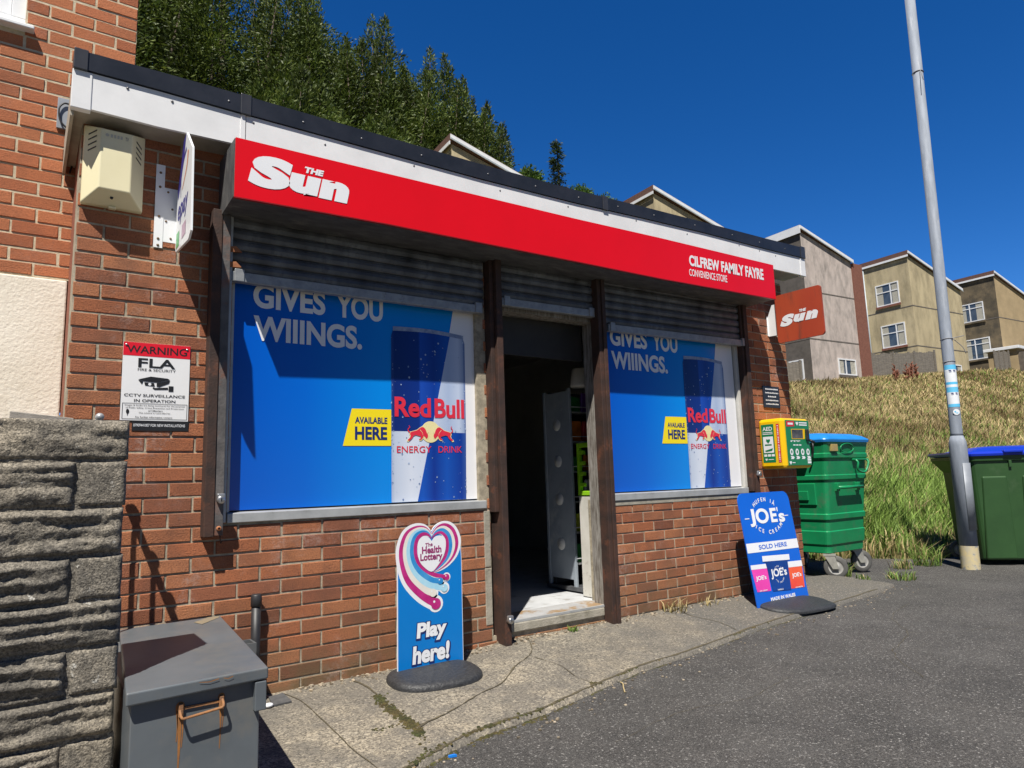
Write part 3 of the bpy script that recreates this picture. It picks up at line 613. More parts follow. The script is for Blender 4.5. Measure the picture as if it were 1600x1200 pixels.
def poster(dx, dz, x0, x1, label, nm=('GIVES YOU', 'WIIINGS.')):
    T = thing('window_poster', label, 'poster', ((x0 + x1) / 2, .03, 1.01), group='advertising posters in the shop windows')
    P = FAC(.036); X = lambda u: u + dx; Z = lambda v: v + dz
    b = MB(); b.box(x0, x1, .036, .044, 1.008, 2.34); b.build('backing_sheet', m_pblue, T)
    w = MB(); poly(w, P, [(X(1.36), 2.335), (X(1.10), 1.009), (x1 - .001, 1.009), (x1 - .001, 2.335)], .0015); w.build('white_area', m_pwhite, T)
    c = MB(); c.mi = 0
    def pp(pts, mi, d): c.mi = mi; poly(c, P, [(X(u), Z(v)) for u, v in pts], d)
    bot = 1.010 - dz
    pp([(.891, 1.441), (.893, 2.035), (.905, 2.075), (1.318, 2.085), (1.168, 1.441)], 0, .003)
    pp([(1.168, 1.441), (1.318, 2.085), (1.414, 2.068), (1.427, 2.03), (1.424, 1.436)], 1, .003)
    pp([(.889, bot), (.891, 1.441), (1.168, 1.441), (1.065, bot)], 1, .003)
    pp([(1.065, bot), (1.168, 1.441), (1.424, 1.436), (1.416, bot)], 2, .003)
    n = 14; top = [(.905 + .512 * k / n, 2.098 + .012 * math.sin(math.pi * k / n) - .012 * k / n) for k in range(n + 1)]; lo = [(.905 + .512 * k / n, 2.070 + .014 * math.sin(math.pi * k / n) - .010 * k / n) for k in range(n + 1)]
    pp(top + lo[::-1], 3, .0038)
    rr = random.Random(3)
    for k in range(150):
        u, v = rr.uniform(.9, 1.415), rr.uniform(bot + .01, 2.04); r = rr.choice([.0015, .002, .0025, .003, .004, .006]); 
        if rr.random() < .25: u = rr.choice([.896, 1.415]) + rr.uniform(-.006, .006)
        c.mi = 5 if rr.random() < .55 else 4; disc(c, P, X(u), Z(v), r, .0040, 8, r * 1.15)
        c.mi = 4; disc(c, P, X(u) - r * .2, Z(v) - r * .35, r * .55, .0043, 6)
    c.build('can_picture', [m_cnavy, m_csilv, m_cblue, m_crim, m_drop, m_drop2], T)
    t = MB()
    put(t, P, 'GIVES', X(.057) if X(.057) > x0 else x0 + .002, X(.47), Z(2.115), Z(2.262), .003, .035)
    put(t, P, 'YOU', X(.535), X(.838), Z(2.115), Z(2.262), .003, .035); put(t, P, 'WIIINGS.', X(.061), X(.70), Z(1.93), Z(2.073), .003, .035)
    t.build('slogan', m_white2, T)
    t = MB(); put(t, P, 'Red', X(.912), X(1.165), Z(1.53), Z(1.655), .0052, .03); t.build('brand_name', m_cred, T); t = MB(); put(t, P, 'Bull', X(1.192), X(1.412), Z(1.53), Z(1.655), .0052, .03); t.build('brand_name', m_cred, T); t = MB()
    put(t, P, 'ENERGY', X(.925), X(1.165), Z(1.309), Z(1.35), .0052, .004); t.build('drink_name', m_cred, T); t = MB(); put(t, P, 'DRINK', X(1.215), X(1.39), Z(1.309), Z(1.35), .0052, .004)
    t.build('drink_name', m_cred, T)
    s = MB(); disc(s, P, X(1.16), Z(1.44), .068, .0050, 28); s.mi = 1
    for sgn, x_, w_ in ((1, 1.0, .142), (-1, 1.323, .142)):
        f = lambda u, v, g=0: (X(x_ + sgn * w_ * ((u - .5) * (1 + g) + .5)), Z(1.388 + .092 * ((v - .4) * (1 + g * 1.4) + .4)))
        s.mi = 0; poly(s, P, [f(u, v, .10) for u, v in BULL], .0056)
        s.mi = 1; poly(s, P, [f(u, v, 0) for u, v in BULL], .0062)
        ribbon(s, P, smooth_pts([f(.12, .5), f(.03, .6), f(.02, .75), f(.10, .86), f(.05, .98)], 4), .007, .004, .0060)
        s.mi = 0; ribbon(s, P, [f(.94, .45), f(1.0, .52), f(1.02, .6)], .004, .001, .0066); ribbon(s, P, [f(.6, .7), f(.72, .5), f(.74, .32)], .003, .001, .0066)
    s.build('bulls_emblem', [m_csun, m_cred], T)
    y = MB(); poly(y, P, [(X(.636), Z(1.571)), (X(.8905), Z(1.573)), (X(.8895), Z(1.351)), (X(.581), Z(1.35))], .0022); tg = y.build('yellow_tag', m_yell, T)
    t = MB(); put(t, P, 'AVAILABLE', X(.655), X(.864), Z(1.484), Z(1.523), .0034, .03); put(t, P, 'HERE', X(.655), X(.862), Z(1.387), Z(1.465), .0034, .035); t.build('tag_lettering', m_navy, T)
poster(0, 0, -.047, 1.556, 'blue window poster of a drinks can, the larger one left of the doorway')
poster(2.707, .03, 2.674, 4.275, 'blue window poster of a drinks can in the window right of the doorway')

# ================================================================== FASCIA SIGN
T = thing('fascia_sign', 'long red fascia sign box above the shop windows and door', 'sign', (2.15, -.33, 2.6))
SX = [-.142, .68, 2.14, 3.0, 4.47]; SB = [2.584, 2.606, 2.617, 2.621, 2.652]; ST = [2.901, 2.910, 2.928, 2.947, 2.966]
mb = MB(); strip(mb, SX, SB, [z - .004 for z in ST], -.326, -.276)
for a, b, za, zb in [(-.140, 1.60, 2.588, 2.614), (1.603, 2.60, 2.615, 2.62), (2.603, 4.468, 2.622, 2.652)]:
    mb.hexa([(a, -.318, za), (b, -.318, zb), (b, -.004, zb - .006), (a, -.004, za - .006), (a, -.318, za + .02), (b, -.318, zb + .02), (b, -.004, zb + .02), (a, -.004, za + .02)])
mb.hexa([(-.145, -.324, 2.586), (-.12, -.324, 2.586), (-.12, -.002, 2.57), (-.145, -.002, 2.57), (-.145, -.324, 2.90), (-.12, -.324, 2.90), (-.12, -.002, 2.90), (-.145, -.002, 2.90)])
mb.hexa([(4.445, -.324, 2.654), (4.468, -.324, 2.654), (4.468, -.002, 2.65), (4.445, -.002, 2.65), (4.445, -.324, 2.962), (4.468, -.324, 2.962), (4.468, -.19, 2.962), (4.445, -.19, 2.962)])
mb.build('sign_box', m_steel, T)
mb = MB(); strip(mb, SX, SB, ST, -.334, -.3265); mb.build('red_panel', m_red, T)
mb = MB(); strip(mb, SX, [z - .006 for z in SB], [z - .0005 for z in SB], -.334, -.316); mb.build('bottom_trim', M('red edge trim', (.30, .01, .012), (.22, .012, .012), 8, .4), T)
FP = FAC(-.334)
mb = MB(); put(mb, FP, 'S', -.078, .150, 2.660, 2.842, .002, .075, .12, 2.664, 2.84); put(mb, FP, 'u', .132, .306, 2.668, 2.782, .002, .075, .12); put(mb, FP, 'n', .292, .466, 2.672, 2.786, .002, .075, .12)
put(mb, FP, 'THE', .215, .322, 2.797, 2.832, .002, .06, .2); mb.build('newspaper_logo', m_white2, T)
mb = MB(); put(mb, FP, 'CILFREW FAMILY FAYRE', 3.322, 4.308, 2.776, 2.866, .002, .04, 0, 2.800, 2.902); put(mb, FP, 'CONVENIENCE STORE', 3.313, 3.79, 2.692, 2.750, .002, .012, 0, 2.704, 2.765); mb.build('shop_name', m_white2, T)

# projecting newspaper sign
T = thing('projecting_sign', 'faded orange red square sign jutting from the right end of the shop', 'sign', (4.8, -.34, 2.32))
def rrect(u0, u1, v0, v1, r, n=6):
    P = []
    for cx, cy, a in ((u1 - r, v1 - r, 0), (u0 + r, v1 - r, 90), (u0 + r, v0 + r, 180), (u1 - r, v0 + r, 270)):
        for k in range(n + 1): w = R(a + 90 * k / n); P.append((cx + r * math.cos(w), cy + r * math.sin(w)))
    return P
SPN = Plane((4.79, 0, 0), (0, -1, 0), (0, 0, 1))
m_fade = M('sun faded red sign', (.42, .065, .022), (.36, .045, .018), 3, .55, stretch=(1, 1, .16), dirt=(.14, .05, .03), dscale=14, dlo=.52, dhi=.75, lo=.35, hi=.65)
mb = MB(); o = rrect(.112, .574, 2.318, 2.772, .03); mb.prism([SPN.p(u, v, 0) for u, v in o], 0, (.02, 0, 0)); mb.build('sign_panel', m_fade, T)
mb = MB(); poly(mb, SPN, rrect(.112, .20, 2.318, 2.772, .03), .001) if 0 else None
mb = MB(); put(mb, SPN, 'S', .148, .300, 2.462, 2.568, .002, .08, .25, 2.466, 2.572); put(mb, SPN, 'u', .288, .415, 2.476, 2.552, .002, .08, .25); put(mb, SPN, 'n', .402, .532, 2.480, 2.558, .002, .08, .25); put(mb, SPN, 'THE', .352, .422, 2.566, 2.592, .002, .06, .25)
mb.build('newspaper_logo', m_white2, T)
mb = MB(); mb.prism([SPN.p(u, v, -.022) for u, v in [(.002, 2.405), (.16, 2.40), (.16, 2.70), (.06, 2.70), (.002, 2.58)]], 0, (.008, 0, 0)); mb.box(4.80, 4.85, -.006, -.001, 2.41, 2.60); mb.build('bracket', m_whitepvc, T)

# payment sign on a bracket near the alarm
T = thing('payment_sign', 'white payment sign on an angled bracket seen almost edge on beside the alarm box', 'sign', (-.352, -.2, 2.33))
EP = Plane((-.355, 0, 0), (0, -1, 0), (0, 0, 1))
mb = MB(); ol = [(.045, 2.338), (.375, 2.306), (.425, 2.335), (.395, 2.765), (.235, 2.912), (.165, 2.895), (.105, 2.765), (.035, 2.67), (.025, 2.36)]
mb.prism([EP.p(u, v, 0) for u, v in ol], 0, (.010, 0, 0)); mb.build('sign_panel', m_whitepvc, T)
mb = MB(); poly(mb, EP, [(.04, 2.668), (.108, 2.765), (.166, 2.892), (.232, 2.909), (.19, 2.80), (.13, 2.69), (.07, 2.61)], .001)
ribbon(mb, EP, smooth_pts([(.25, 2.82), (.18, 2.78), (.13, 2.70), (.14, 2.60)], 6), .025, .008, .0012); put(mb, EP, 'epay', .075, .335, 2.455, 2.565, .0012, .02, .1); mb.build('logo', M('indigo print', (.05, .04, .28), (.045, .035, .25), 3, .35), T)
mb = MB(); ribbon(mb, EP, smooth_pts([(.17, 2.63), (.21, 2.66), (.28, 2.72), (.30, 2.79)], 5), .006, .03, .0012); mb.build('orange_swoosh', M('orange print', (.75, .30, .16), (.7, .28, .15), 3, .35), T)
mb = MB(); rect(mb, EP, .055, .13, 2.35, 2.43, .0012); mb.build('green_emblem', M('green print', (.12, .5, .16), (.1, .45, .15), 3, .35), T)
mb = MB(); rect(mb, EP, .20, .30, 2.36, 2.43, .0012); mb.build('mauve_emblem', M('mauve print', (.5, .32, .42), (.46, .3, .4), 30, .35), T)
mb = MB(); mb.box(-.455, -.413, -.007, -.001, 2.362, 2.812); mb.box(-.4125, -.346, -.004, -.001, 2.398, 2.692); mb.box(-.346, -.343, -.06, -.001, 2.398, 2.66); mb.mi = 1
for z in (2.768, 2.69, 2.53, 2.41, 2.375): mb.lathe([(0, -.003), (.006, -.003), (.007, 0)], (-.434, -.007, z), 8, 'y')
for x, z in ((-.395, 2.67), (-.372, 2.58), (-.40, 2.51), (-.375, 2.42)): mb.lathe([(0, -.003), (.005, -.003), (.006, 0)], (x, -.004, z), 8, 'y')
mb.build('bracket', [m_whitepvc, M('bracket hole', (.10, .07, .04), (.2, .12, .06), 60, .7)], T)

# alarm box
T = thing('alarm_box', 'cream burglar alarm box under the eaves at the left end of the shop', 'alarm', (-.648, 0, 2.52))
m_alarm = M('aged cream plastic', (.78, .72, .48), (.74, .68, .44), 3, .45, dirt=(.45, .38, .24), dscale=9, dlo=.62, dhi=.85)
bk = [(-.782, -.002, 2.522), (-.515, -.002, 2.522), (-.515, -.002, 2.921), (-.782, -.002, 2.921)]; md = [(x, -.035, z) for x, _, z in bk]
fr = [(-.716, -.12, 2.580), (-.581, -.12, 2.580), (-.581, -.12, 2.885), (-.716, -.12, 2.885)]
mb = MB(); mb.add(bk + md + fr, [(0, 1, 5, 4), (1, 2, 6, 5), (2, 3, 7, 6), (3, 0, 4, 7), (4, 5, 9, 8), (5, 6, 10, 9), (6, 7, 11, 10), (7, 4, 8, 11), (8, 9, 10, 11), (3, 2, 1, 0)])
mb.box(-.665, -.63, -.05, -.02, 2.512, 2.523); al = mb.build('housing', m_alarm, T)
md_ = al.modifiers.new('bevel', 'BEVEL'); md_.width = .005; md_.segments = 2; md_.limit_method = 'ANGLE'
for sx_ in (1, -1):
  mb = MB()
  for k in range(4):
    z = 2.865 - k * .028
    for sx, x0, x1, y0, y1 in ((1, -.765, -.733, -.060, -.102), (-1, -.56, -.532, -.098, -.060)):
        if sx != sx_: continue
        dz_ = .012 if sx > 0 else -.018
        mb.hexa([(x0, y0 - .0, z - .003), (x1, y1 - .0, z - .003 + dz_), (x1, y1 + .01, z - .003 + dz_), (x0, y0 + .01, z - .003), (x0, y0 - .0, z + .003), (x1, y1 - .0, z + .003 + dz_), (x1, y1 + .01, z + .003 + dz_), (x0, y0 + .01, z + .003)])
  mb.build('louvres', m_black, T)
mb = MB(); mb.lathe([(0, -.005), (.007, -.005), (.007, .004)], (-.655, -.082, 2.553), 10, 'y'); mb.build('keyhole', m_black, T)
AP = FAC(-.1205)
mb = MB(); disc(mb, AP, -.69, 2.855, .008, .001, 14)
for k in range(4): rect(mb, AP, -.675 + k * .014, -.666 + k * .014, 2.846, 2.863, .001)
mb.mi = 1; put(mb, AP, 'TV', -.612, -.598, 2.843, 2.863, .001, .02)
mb.build('faded_print', [M('faded print', (.52, .50, .42), (.5, .48, .4), 5, .5), M('grey print', (.22, .2, .2), (.2, .2, .2), 5, .5)], T)

# CCTV warning sign
T = thing('security_sign', 'red, white and black security camera warning sign on the brickwork', 'sign', (-.413, 0, 1.42))
CP = FAC(-.006)
mb = MB(); mb.box(-.566, -.262, -.006, -.0005, 1.468, 1.858); mb.build('sign_panel', M('sign white', (.80, .80, .80), (.77, .77, .77), 3, .35), T)
mb = MB(); rect(mb, CP, -.5655, -.2625, 1.79, 1.8575, .0008); mb.build('red_band', M('sign red', (.70, .01, .025), (.66, .01, .025), 3, .35), T)
mb = MB(); mb.box(-.513, -.258, -.005, -.0005, 1.418, 1.467); mb.build('black_strip', m_black_p, T)
mb = MB()
put(mb, CP, 'WARNING', -.550, -.277, 1.804, 1.842, .0016, .012); put(mb, CP, 'FLA', -.498, -.33, 1.734, 1.780, .0016, .02); put(mb, CP, 'FIRE & SECURITY', -.499, -.327, 1.716, 1.729, .0016, .0)
put(mb, CP, 'CCTV SURVEILLANCE', -.553, -.28, 1.586, 1.600, .0016, .01); put(mb, CP, 'IN OPERATION', -.509, -.324, 1.560, 1.574, .0016, .01)
for u0, u1, v0, v1 in ((-.559, -.268, 1.5515, 1.5535), (-.559, -.268, 1.475, 1.477), (-.559, -.557, 1.477, 1.5515), (-.270, -.268, 1.477, 1.5515)): rect(mb, CP, u0, u1, v0, v1, .0016)
for i, (s_, a, b) in enumerate([('Images & Audio are being monitored for the purposes', -.548, -.278), ('of Public Safety, Crime Prevention and Prosecution', -.544, -.283), ('of Offenders', -.445, -.38), ('This scheme is controlled by:', -.487, -.345)]): put(mb, CP, s_, a, b, 1.538 - i * .0125, 1.547 - i * .0125, .0016, .0)
put(mb, CP, 'For further information contact:', -.50, -.335, 1.481, 1.490, .0016, .0)
disc(mb, CP, -.535, 1.512, .007, .0016, 12, .012); rect(mb, CP, -.5365, -.5335, 1.492, 1.50, .0016)
# camera pictogram
poly(mb, CP, [(-.495, 1.672), (-.44, 1.689), (-.362, 1.683), (-.352, 1.676), (-.41, 1.660), (-.47, 1.664)], .0016)
poly(mb, CP, [(-.495, 1.670), (-.472, 1.663), (-.478, 1.648)], .0016); poly(mb, CP, [(-.412, 1.658), (-.352, 1.674), (-.356, 1.658), (-.40, 1.638), (-.412, 1.640)], .0016)
poly(mb, CP, [(-.468, 1.659), (-.424, 1.657), (-.42, 1.640), (-.464, 1.643)], .0016); ribbon(mb, CP, [(-.428, 1.634), (-.42, 1.628), (-.36, 1.632)], .008, .011, .0016); rect(mb, CP, -.357, -.335, 1.617, 1.645, .0016)
mb.build('black_lettering', m_black_p, T)
mb = MB(); disc(mb, CP, -.443, 1.650, .007, .0022, 14); mb.build('camera_lens', m_white2, T)
mb = MB(); put(mb, FAC(-.005), '07909441007 FOR NEW INSTALLATIONS', -.507, -.275, 1.438, 1.452, .0012, .005); mb.build('white_lettering', m_white2, T)
for x in (-.553, -.277): mb = MB(); mb.lathe([(0, -.003), (.005, -.003), (.006, 0)], (x, -.007, 1.843 if x < -.4 else 1.838), 8, 'y'); mb.build('fixing_screw', m_lock, T)

# dark plaque by the defibrillator
T = thing('wall_plaque', 'small dark plaque with white text above the defibrillator cabinet', 'plaque', (4.765, 0, 1.72))
mb = MB(); mb.box(4.638, 4.892, -.012, -.001, 1.718, 1.922, .003); mb.build('plate', M('plaque dark', (.018, .019, .024), (.024, .025, .03), 6, .35), T)
mb = MB(); PP = FAC(-.0121)
for i, n in enumerate((14, 15, 9, 15, 15)):
    rr = random.Random(i); u = 4.765 - n * .0065; v = 1.888 - i * .035
    while u < 4.765 + n * .0065: w = rr.uniform(.006, .016); rect(mb, PP, u, u + w, v, v + rr.uniform(.009, .013), .0008); u += w + .004
mb.build('faint_text', m_white2, T)

# defibrillator cabinet
T = thing('defibrillator_cabinet', 'yellow and green defibrillator cabinet fixed to the brick pier', 'cabinet', (4.735, 0, 1.155))
m_ay = M('yellow cabinet', (.85, .52, .005), (.82, .50, .005), 3, .3); m_ag = M('green label', (.008, .20, .075), (.008, .185, .07), 3, .35)
mb = MB(); mb.box(4.53, 4.945, -.25, -.003, 1.152, 1.598, .026); mb.build('casing', m_ay, T)
mb = MB(); mb.box(4.57, 4.932, -.256, -.249, 1.175, 1.580, .0025); mb.build('front_label', m_ag, T)
AS = Plane((4.53, 0, 0), (0, -1, 0), (0, 0, 1)); AF = FAC(-.256)
mb = MB(); poly(mb, AS, rrect(.032, .16, 1.208, 1.55, .006), .001); mb.build('side_label', m_ag, T)
mb = MB(); rect(mb, AS, .185, .215, 1.205, 1.548, .001); mb.mi = 0; poly(mb, AF, [(4.578, 1.570), (4.70, 1.572), (4.70, 1.525), (4.578, 1.52)], .001); mb.build('red_strip', M('label red', (.62, .015, .03), (.58, .015, .03), 3, .35), T)
mb = MB(); put(mb, AS, 'AED', .047, .145, 1.492, 1.528, .002, .02)
for i in range(2): rect(mb, AS, .045, .147, 1.474 - i * .014, 1.480 - i * .014, .002)
for a in [(.045, .148, 1.295, 1.44), ]: poly(mb, AS, rrect(*a, .006), .002)
for i in range(3): rect(mb, AS, .045 + i * .038, .075 + i * .038, 1.262, 1.282, .002)
def heart(mb, pl, u, v, s, d): poly(mb, pl, [(u, v - s), (u + s * .95, v + .1 * s), (u + s * .85, v + .7 * s), (u + s * .4, v + .85 * s), (u, v + .5 * s), (u - s * .4, v + .85 * s), (u - s * .85, v + .7 * s), (u - s * .95, v + .1 * s)], d)
heart(mb, AS, .065, 1.235, .012, .002); rect(mb, AS, .085, .14, 1.232, 1.238, .002)
for i in range(22):
    z = 1.215 + i * .0148; rect(mb, AS, .194, .206, z, z + (.009 if i % 5 else .004), .002)
mb.build('side_marks', m_white2, T)
mb = MB(); heart(mb, AF, 4.745, 1.55, .02, .001)
for i in range(2): rect(mb, AF, 4.775, 4.90, 1.553 - i * .02, 1.564 - i * .02, .001)
rect(mb, AF, 4.60, 4.68, 1.538, 1.556, .002)
mb.build('header_marks', m_white2, T); mb = MB()
for i in range(6): rect(mb, AF, 4.625 + i * .026, 4.643 + i * .026, 1.385 + .006 * (i % 2), 1.398, .001)
for i in range(3): rect(mb, AF, 4.66 + i * .045, 4.695 + i * .045, 1.352, 1.362, .001)
mb.build('caption_marks', m_white2, T); mb = MB()
for i in range(4):
    u = 4.605 + i * .085; disc(mb, AF, u + .022, 1.295, .026, .001, 14, .03); poly(mb, AF, [(u, 1.232), (u + .045, 1.232), (u + .06, 1.245), (u + .045, 1.258), (u, 1.258), (u + .014, 1.245)], .001)
mb.build('instruction_icons', m_white2, T); mb = MB(); heart(mb, AF, 4.60, 1.20, .018, .001); rect(mb, AF, 4.625, 4.67, 1.197, 1.204, .001)
for i in range(2): rect(mb, AF, 4.865, 4.92, 1.192 + i * .024, 1.21 + i * .024, .001)
mb.build('white_marks', m_white2, T)
mb = MB(); heart(mb, AS, .096, 1.40, .022, .003); rect(mb, AS, .06, .13, 1.36, 1.372, .003); poly(mb, AS, [(.055, 1.315), (.14, 1.335), (.13, 1.312), (.07, 1.305)], .003)
for i in range(4): disc(mb, AF, 4.627 + i * .085, 1.297, .011, .002, 10, .014)
mb.build('green_marks', m_ag, T)
mb = MB(); poly(mb, AF, [(4.645, 1.50), (4.86, 1.503), (4.85, 1.412), (4.645, 1.41)], .0012); mb.build('window_surround', m_ay, T)
mb = MB(); poly(mb, AF, [(4.652, 1.495), (4.825, 1.497), (4.82, 1.418), (4.652, 1.416)], .002); mb.build('viewing_window', M('dark window', (.03, .025, .02), (.12, .10, .09), 8, .12), T)
mb = MB(); mb.box(4.862, 4.898, -.276, -.2565, 1.40, 1.50, .006); mb.tube([(4.905, -.268, 1.40), (4.905, -.285, 1.395), (4.94, -.29, 1.38)], .012, 10); mb.build('keypad_lock', m_black, T)

# ================================================================== PAVEMENT SIGNS
m_rubber = M('moulded rubber base', (.020, .021, .023), (.040, .041, .043), 60, .55, bump=1.2, bscale=70)
def half_moon(T, cx, cy, a, b, z0, h, rz):
    mb = MB(); n = 40; rings = [(1.0, 0), (1.0, .35), (.985, .6), (.95, .8), (.88, .93), (.75, 1.0), (.4, 1.04), (0.01, 1.05)]; vs = []
    for s, t in rings:
        for k in range(n):
            w = 2 * math.pi * k / n; ct, st = math.cos(w), math.sin(w); e = .78
            x = a * s * math.copysign(abs(ct) ** e, ct); y = b * s * math.copysign(abs(st) ** e, st)
            X, Y = cx + x * math.cos(rz) - y * math.sin(rz), cy + x * math.sin(rz) + y * math.cos(rz)
            vs.append((X, Y, max(apron_z(X, Y), -.005) * .999 + z0 + h * t * (1 - .12 * max(0, -(Y - cy)) / b)))
    mb.add(vs, [(i * n + k, i * n + (k + 1) % n, (i + 1) * n + (k + 1) % n, (i + 1) * n + k) for i in range(len(rings) - 1) for k in range(n)], True)
    return mb.build('rubber_base', m_rubber, T)
T = thing('pavement_sign', 'blue heart topped lottery pavement sign under the left window', 'sign', (1.0, -.2, .05))
LP = Plane((0, -.2, 0), (1, 0, 0), (0, 0, 1))
lo_ = [(.807, .05), (1.231, .05), (1.231, .665), (1.224, .765), (1.205, .83), (1.170, .875), (1.125, .894), (1.076, .884), (1.045, .862), (1.03, .842), (1.012, .865), (.975, .884), (.925, .884), (.876, .863), (.838, .815), (.818, .75), (.81, .66)]
oo = smooth_pts(lo_[2:], 4); oo = [lo_[0], lo_[1]] + oo
m_lblue = M('lottery blue print', (.0, .19, .58), (.0, .175, .54), 2, .3)
mb = MB(); mb.prism([LP.p(u, v, 0) for u, v in oo], 0, (0, .007, 0)); mb.build('panel_edge', m_white2, T)
mb = MB(); poly(mb, LP, [(1.02 + (u - 1.02) * .982, (v - .5) * .992 + .5) for u, v in oo], .0012); mb.build('panel_print', m_lblue, T)
m_mag = M('magenta print', (.42, .015, .16), (.52, .03, .22), 14, .3); m_lb2 = M('pale blue print', (.32, .62, .78), (.42, .68, .8), 14, .3); m_crm = M('cream print', (.78, .74, .66), (.72, .68, .62), 14, .3); m_mb = M('mid blue print', (.01, .22, .56), (.06, .30, .62), 14, .3)
OUT_ = [(1.028, .828), (.985, .860), (.925, .860), (.868, .828), (.838, .75), (.845, .66), (.88, .57), (.96, .485), (1.051, .43)]
INN_ = [(1.028, .798), (1.004, .822), (.968, .824), (.938, .795), (.929, .735), (.944, .68), (.985, .635), (1.05, .60), (1.125, .572)]
OUR_ = [(1.032, .828), (1.075, .865), (1.125, .872), (1.172, .842), (1.198, .775), (1.182, .71), (1.14, .66), (1.085, .625), (1.04, .608)]
INR_ = [(1.032, .798), (1.055, .82), (1.092, .824), (1.124, .79), (1.126, .735), (1.112, .69), (1.09, .66), (1.062, .632), (1.035, .608)]
BND = [0]
def lob(f, end, w0, w1, mi, right=False, halo=False):
    """one colour band that leaves the cusp, rounds a lobe of the heart and runs to its ball"""
    A_, B_ = (OUR_, INR_) if right else (OUT_, INN_)
    pts = [(a[0] * (1 - f) + b[0] * f, a[1] * (1 - f) + b[1] * f) for a, b in zip(A_, B_)]
    if end: pts[-1] = end
    BND[0] += 1; d = (.0013 if halo else .002) + .00013 * BND[0]
    mb.mi = mi; P = smooth_pts(pts, 8); n = len(P); A = []; B = []
    for i, (u, v) in enumerate(P):
        a = P[max(0, i - 1)]; b = P[min(n - 1, i + 1)]; dx, dy = b[0] - a[0], b[1] - a[1]; l = math.hypot(dx, dy) or 1
        t = i / (n - 1); ww = (w0 * math.sin(math.pi * min(.5, t * 1.4 + .03)) * (1 - t) + w1 * t) / 2 if not right else w0 * math.sin(math.pi * (t * .94 + .04)) / 2
        A.append(LP.p(u - dy / l * ww, v + dx / l * ww, d)); B.append(LP.p(u + dy / l * ww, v - dx / l * ww, d))
    mb.add(A + B, [(i, i + 1, n + i + 1, n + i) for i in range(n - 1)])
mb = MB()
lob(.0, (1.05, .43), .06, .085, 0, False, True); lob(.3, (1.04, .48), .08, .08, 0, False, True); lob(.65, (1.10, .53), .08, .08, 0, False, True); lob(.0, None, .06, 0, 0, True, True); lob(.5, None, .10, 0, 0, True, True)
for u, v, r in [(1.125, .572, .026), (1.082, .554, .03), (1.109, .512, .034), (1.033, .493, .036), (1.051, .43, .048)]: mb.mi = 0; disc(mb, LP, u, v, r, .0021, 18)
BND[0] = 0
lob(.04, (1.051, .43), .034, .048, 1); lob(.28, (1.033, .493), .034, .04, 2); lob(.5, (1.109, .512), .032, .034, 3); lob(.72, (1.082, .554), .03, .03, 4); lob(.94, (1.125, .572), .022, .022, 1)
lob(.06, None, .032, 0, 1, True); lob(.34, None, .028, 0, 2, True); lob(.6, None, .026, 0, 4, True); lob(.9, None, .02, 0, 1, True)
mb.mi = 0; poly(mb, LP, smooth_pts([(1.029, .785), (1.05, .808), (1.09, .812), (1.118, .785), (1.120, .735), (1.10, .685), (1.06, .635), (1.026, .612), (.985, .635), (.95, .675), (.937, .73), (.945, .785), (.975, .812), (1.008, .808), (1.029, .785)], 4)[:-1], .0044)
for u, v, r, mi in [(1.125, .572, .018, 1), (1.082, .554, .019, 4), (1.109, .512, .022, 3), (1.033, .493, .023, 2), (1.051, .43, .032, 1)]: mb.mi = mi; disc(mb, LP, u, v, r, .0046, 18); mb.mi = 0; disc(mb, LP, u - r * .35, v + r * .4, r * .22, .005, 10)
mb.build('heart_emblem', [m_white2, m_mag, m_crm, m_lb2, m_mb], T)
mb = MB(); put(mb, LP, 'The', .986, 1.034, .752, .775, .0054, .02, 0, .757, .78); put(mb, LP, 'Health', .964, 1.092, .716, .757, .0054, .03); put(mb, LP, 'Lottery', .953, 1.098, .666, .718, .0054, .03); mb.build('lottery_lettering', M('plum print', (.30, .02, .14), (.28, .02, .13), 3, .35), T)
mb = MB()
for du, dv, bo in ((.004, -.006, .095), (.001, -.002, .10)):
    put(mb, LP, 'Play', .918 + du, 1.128 + du, .222 + dv, .343 + dv, .002 + .0004 * (bo > .096), bo, .08); put(mb, LP, 'here!', .890 + du, 1.143 + du, .110 + dv, .222 + dv, .002 + .0004 * (bo > .096), bo, .08)
mb.build('lettering_shadow', m_navy, T)
mb = MB(); put(mb, LP, 'Play', .925, 1.121, .229, .337, .0036, .045, .08); put(mb, LP, 'here!', .897, 1.137, .117, .216, .0036, .045, .08); mb.build('lettering', m_white2, T)
half_moon(T, .985, -.30, .262, .205, -.002, .045, R(-6))

T = thing('pavement_sign', 'tall blue ice cream pavement sign leaning back by the right end of the shop', 'sign', (4.26, -.3, .05))
JP = Plane((3.904, -.3, .08), (1, 0, 0), (0, .134, .991))
jo = [(0, -.03), (.718, -.03)] + [(u, v) for u, v in rrect(0, .716, .2, .882, .075) if v > .3]
m_jb = M('ice cream sign blue', (.004, .12, .62), (.004, .11, .58), 2, .32)
mb = MB(); mb.prism([JP.p(u, v, 0) for u, v in jo], 0, JP.N * -.008); mb.build('sign_panel', m_jb, T)
mb = MB(); arc(mb, JP, 'HUFEN IA', .340, .560, .262, 122, 59, .033, .002, .03); arc(mb, JP, '^', .340, .560, .290, 59, 59, .020, .002, .03); arc(mb, JP, 'ICE CREAM', .352, .838, .292, 234, 306, .033, .002, .03, True); mb.build('arched_lettering', m_white2, T); mb = MB()
put(mb, JP, 'J', .108, .185, .602, .748, .002, .035); put(mb, JP, 'O', .195, .375, .622, .748, .002, .035); put(mb, JP, 'E', .40, .49, .624, .744, .002, .035); put(mb, JP, "'", .502, .518, .712, .748, .002, .03); put(mb, JP, 's', .515, .600, .62, .695, .002, .035)
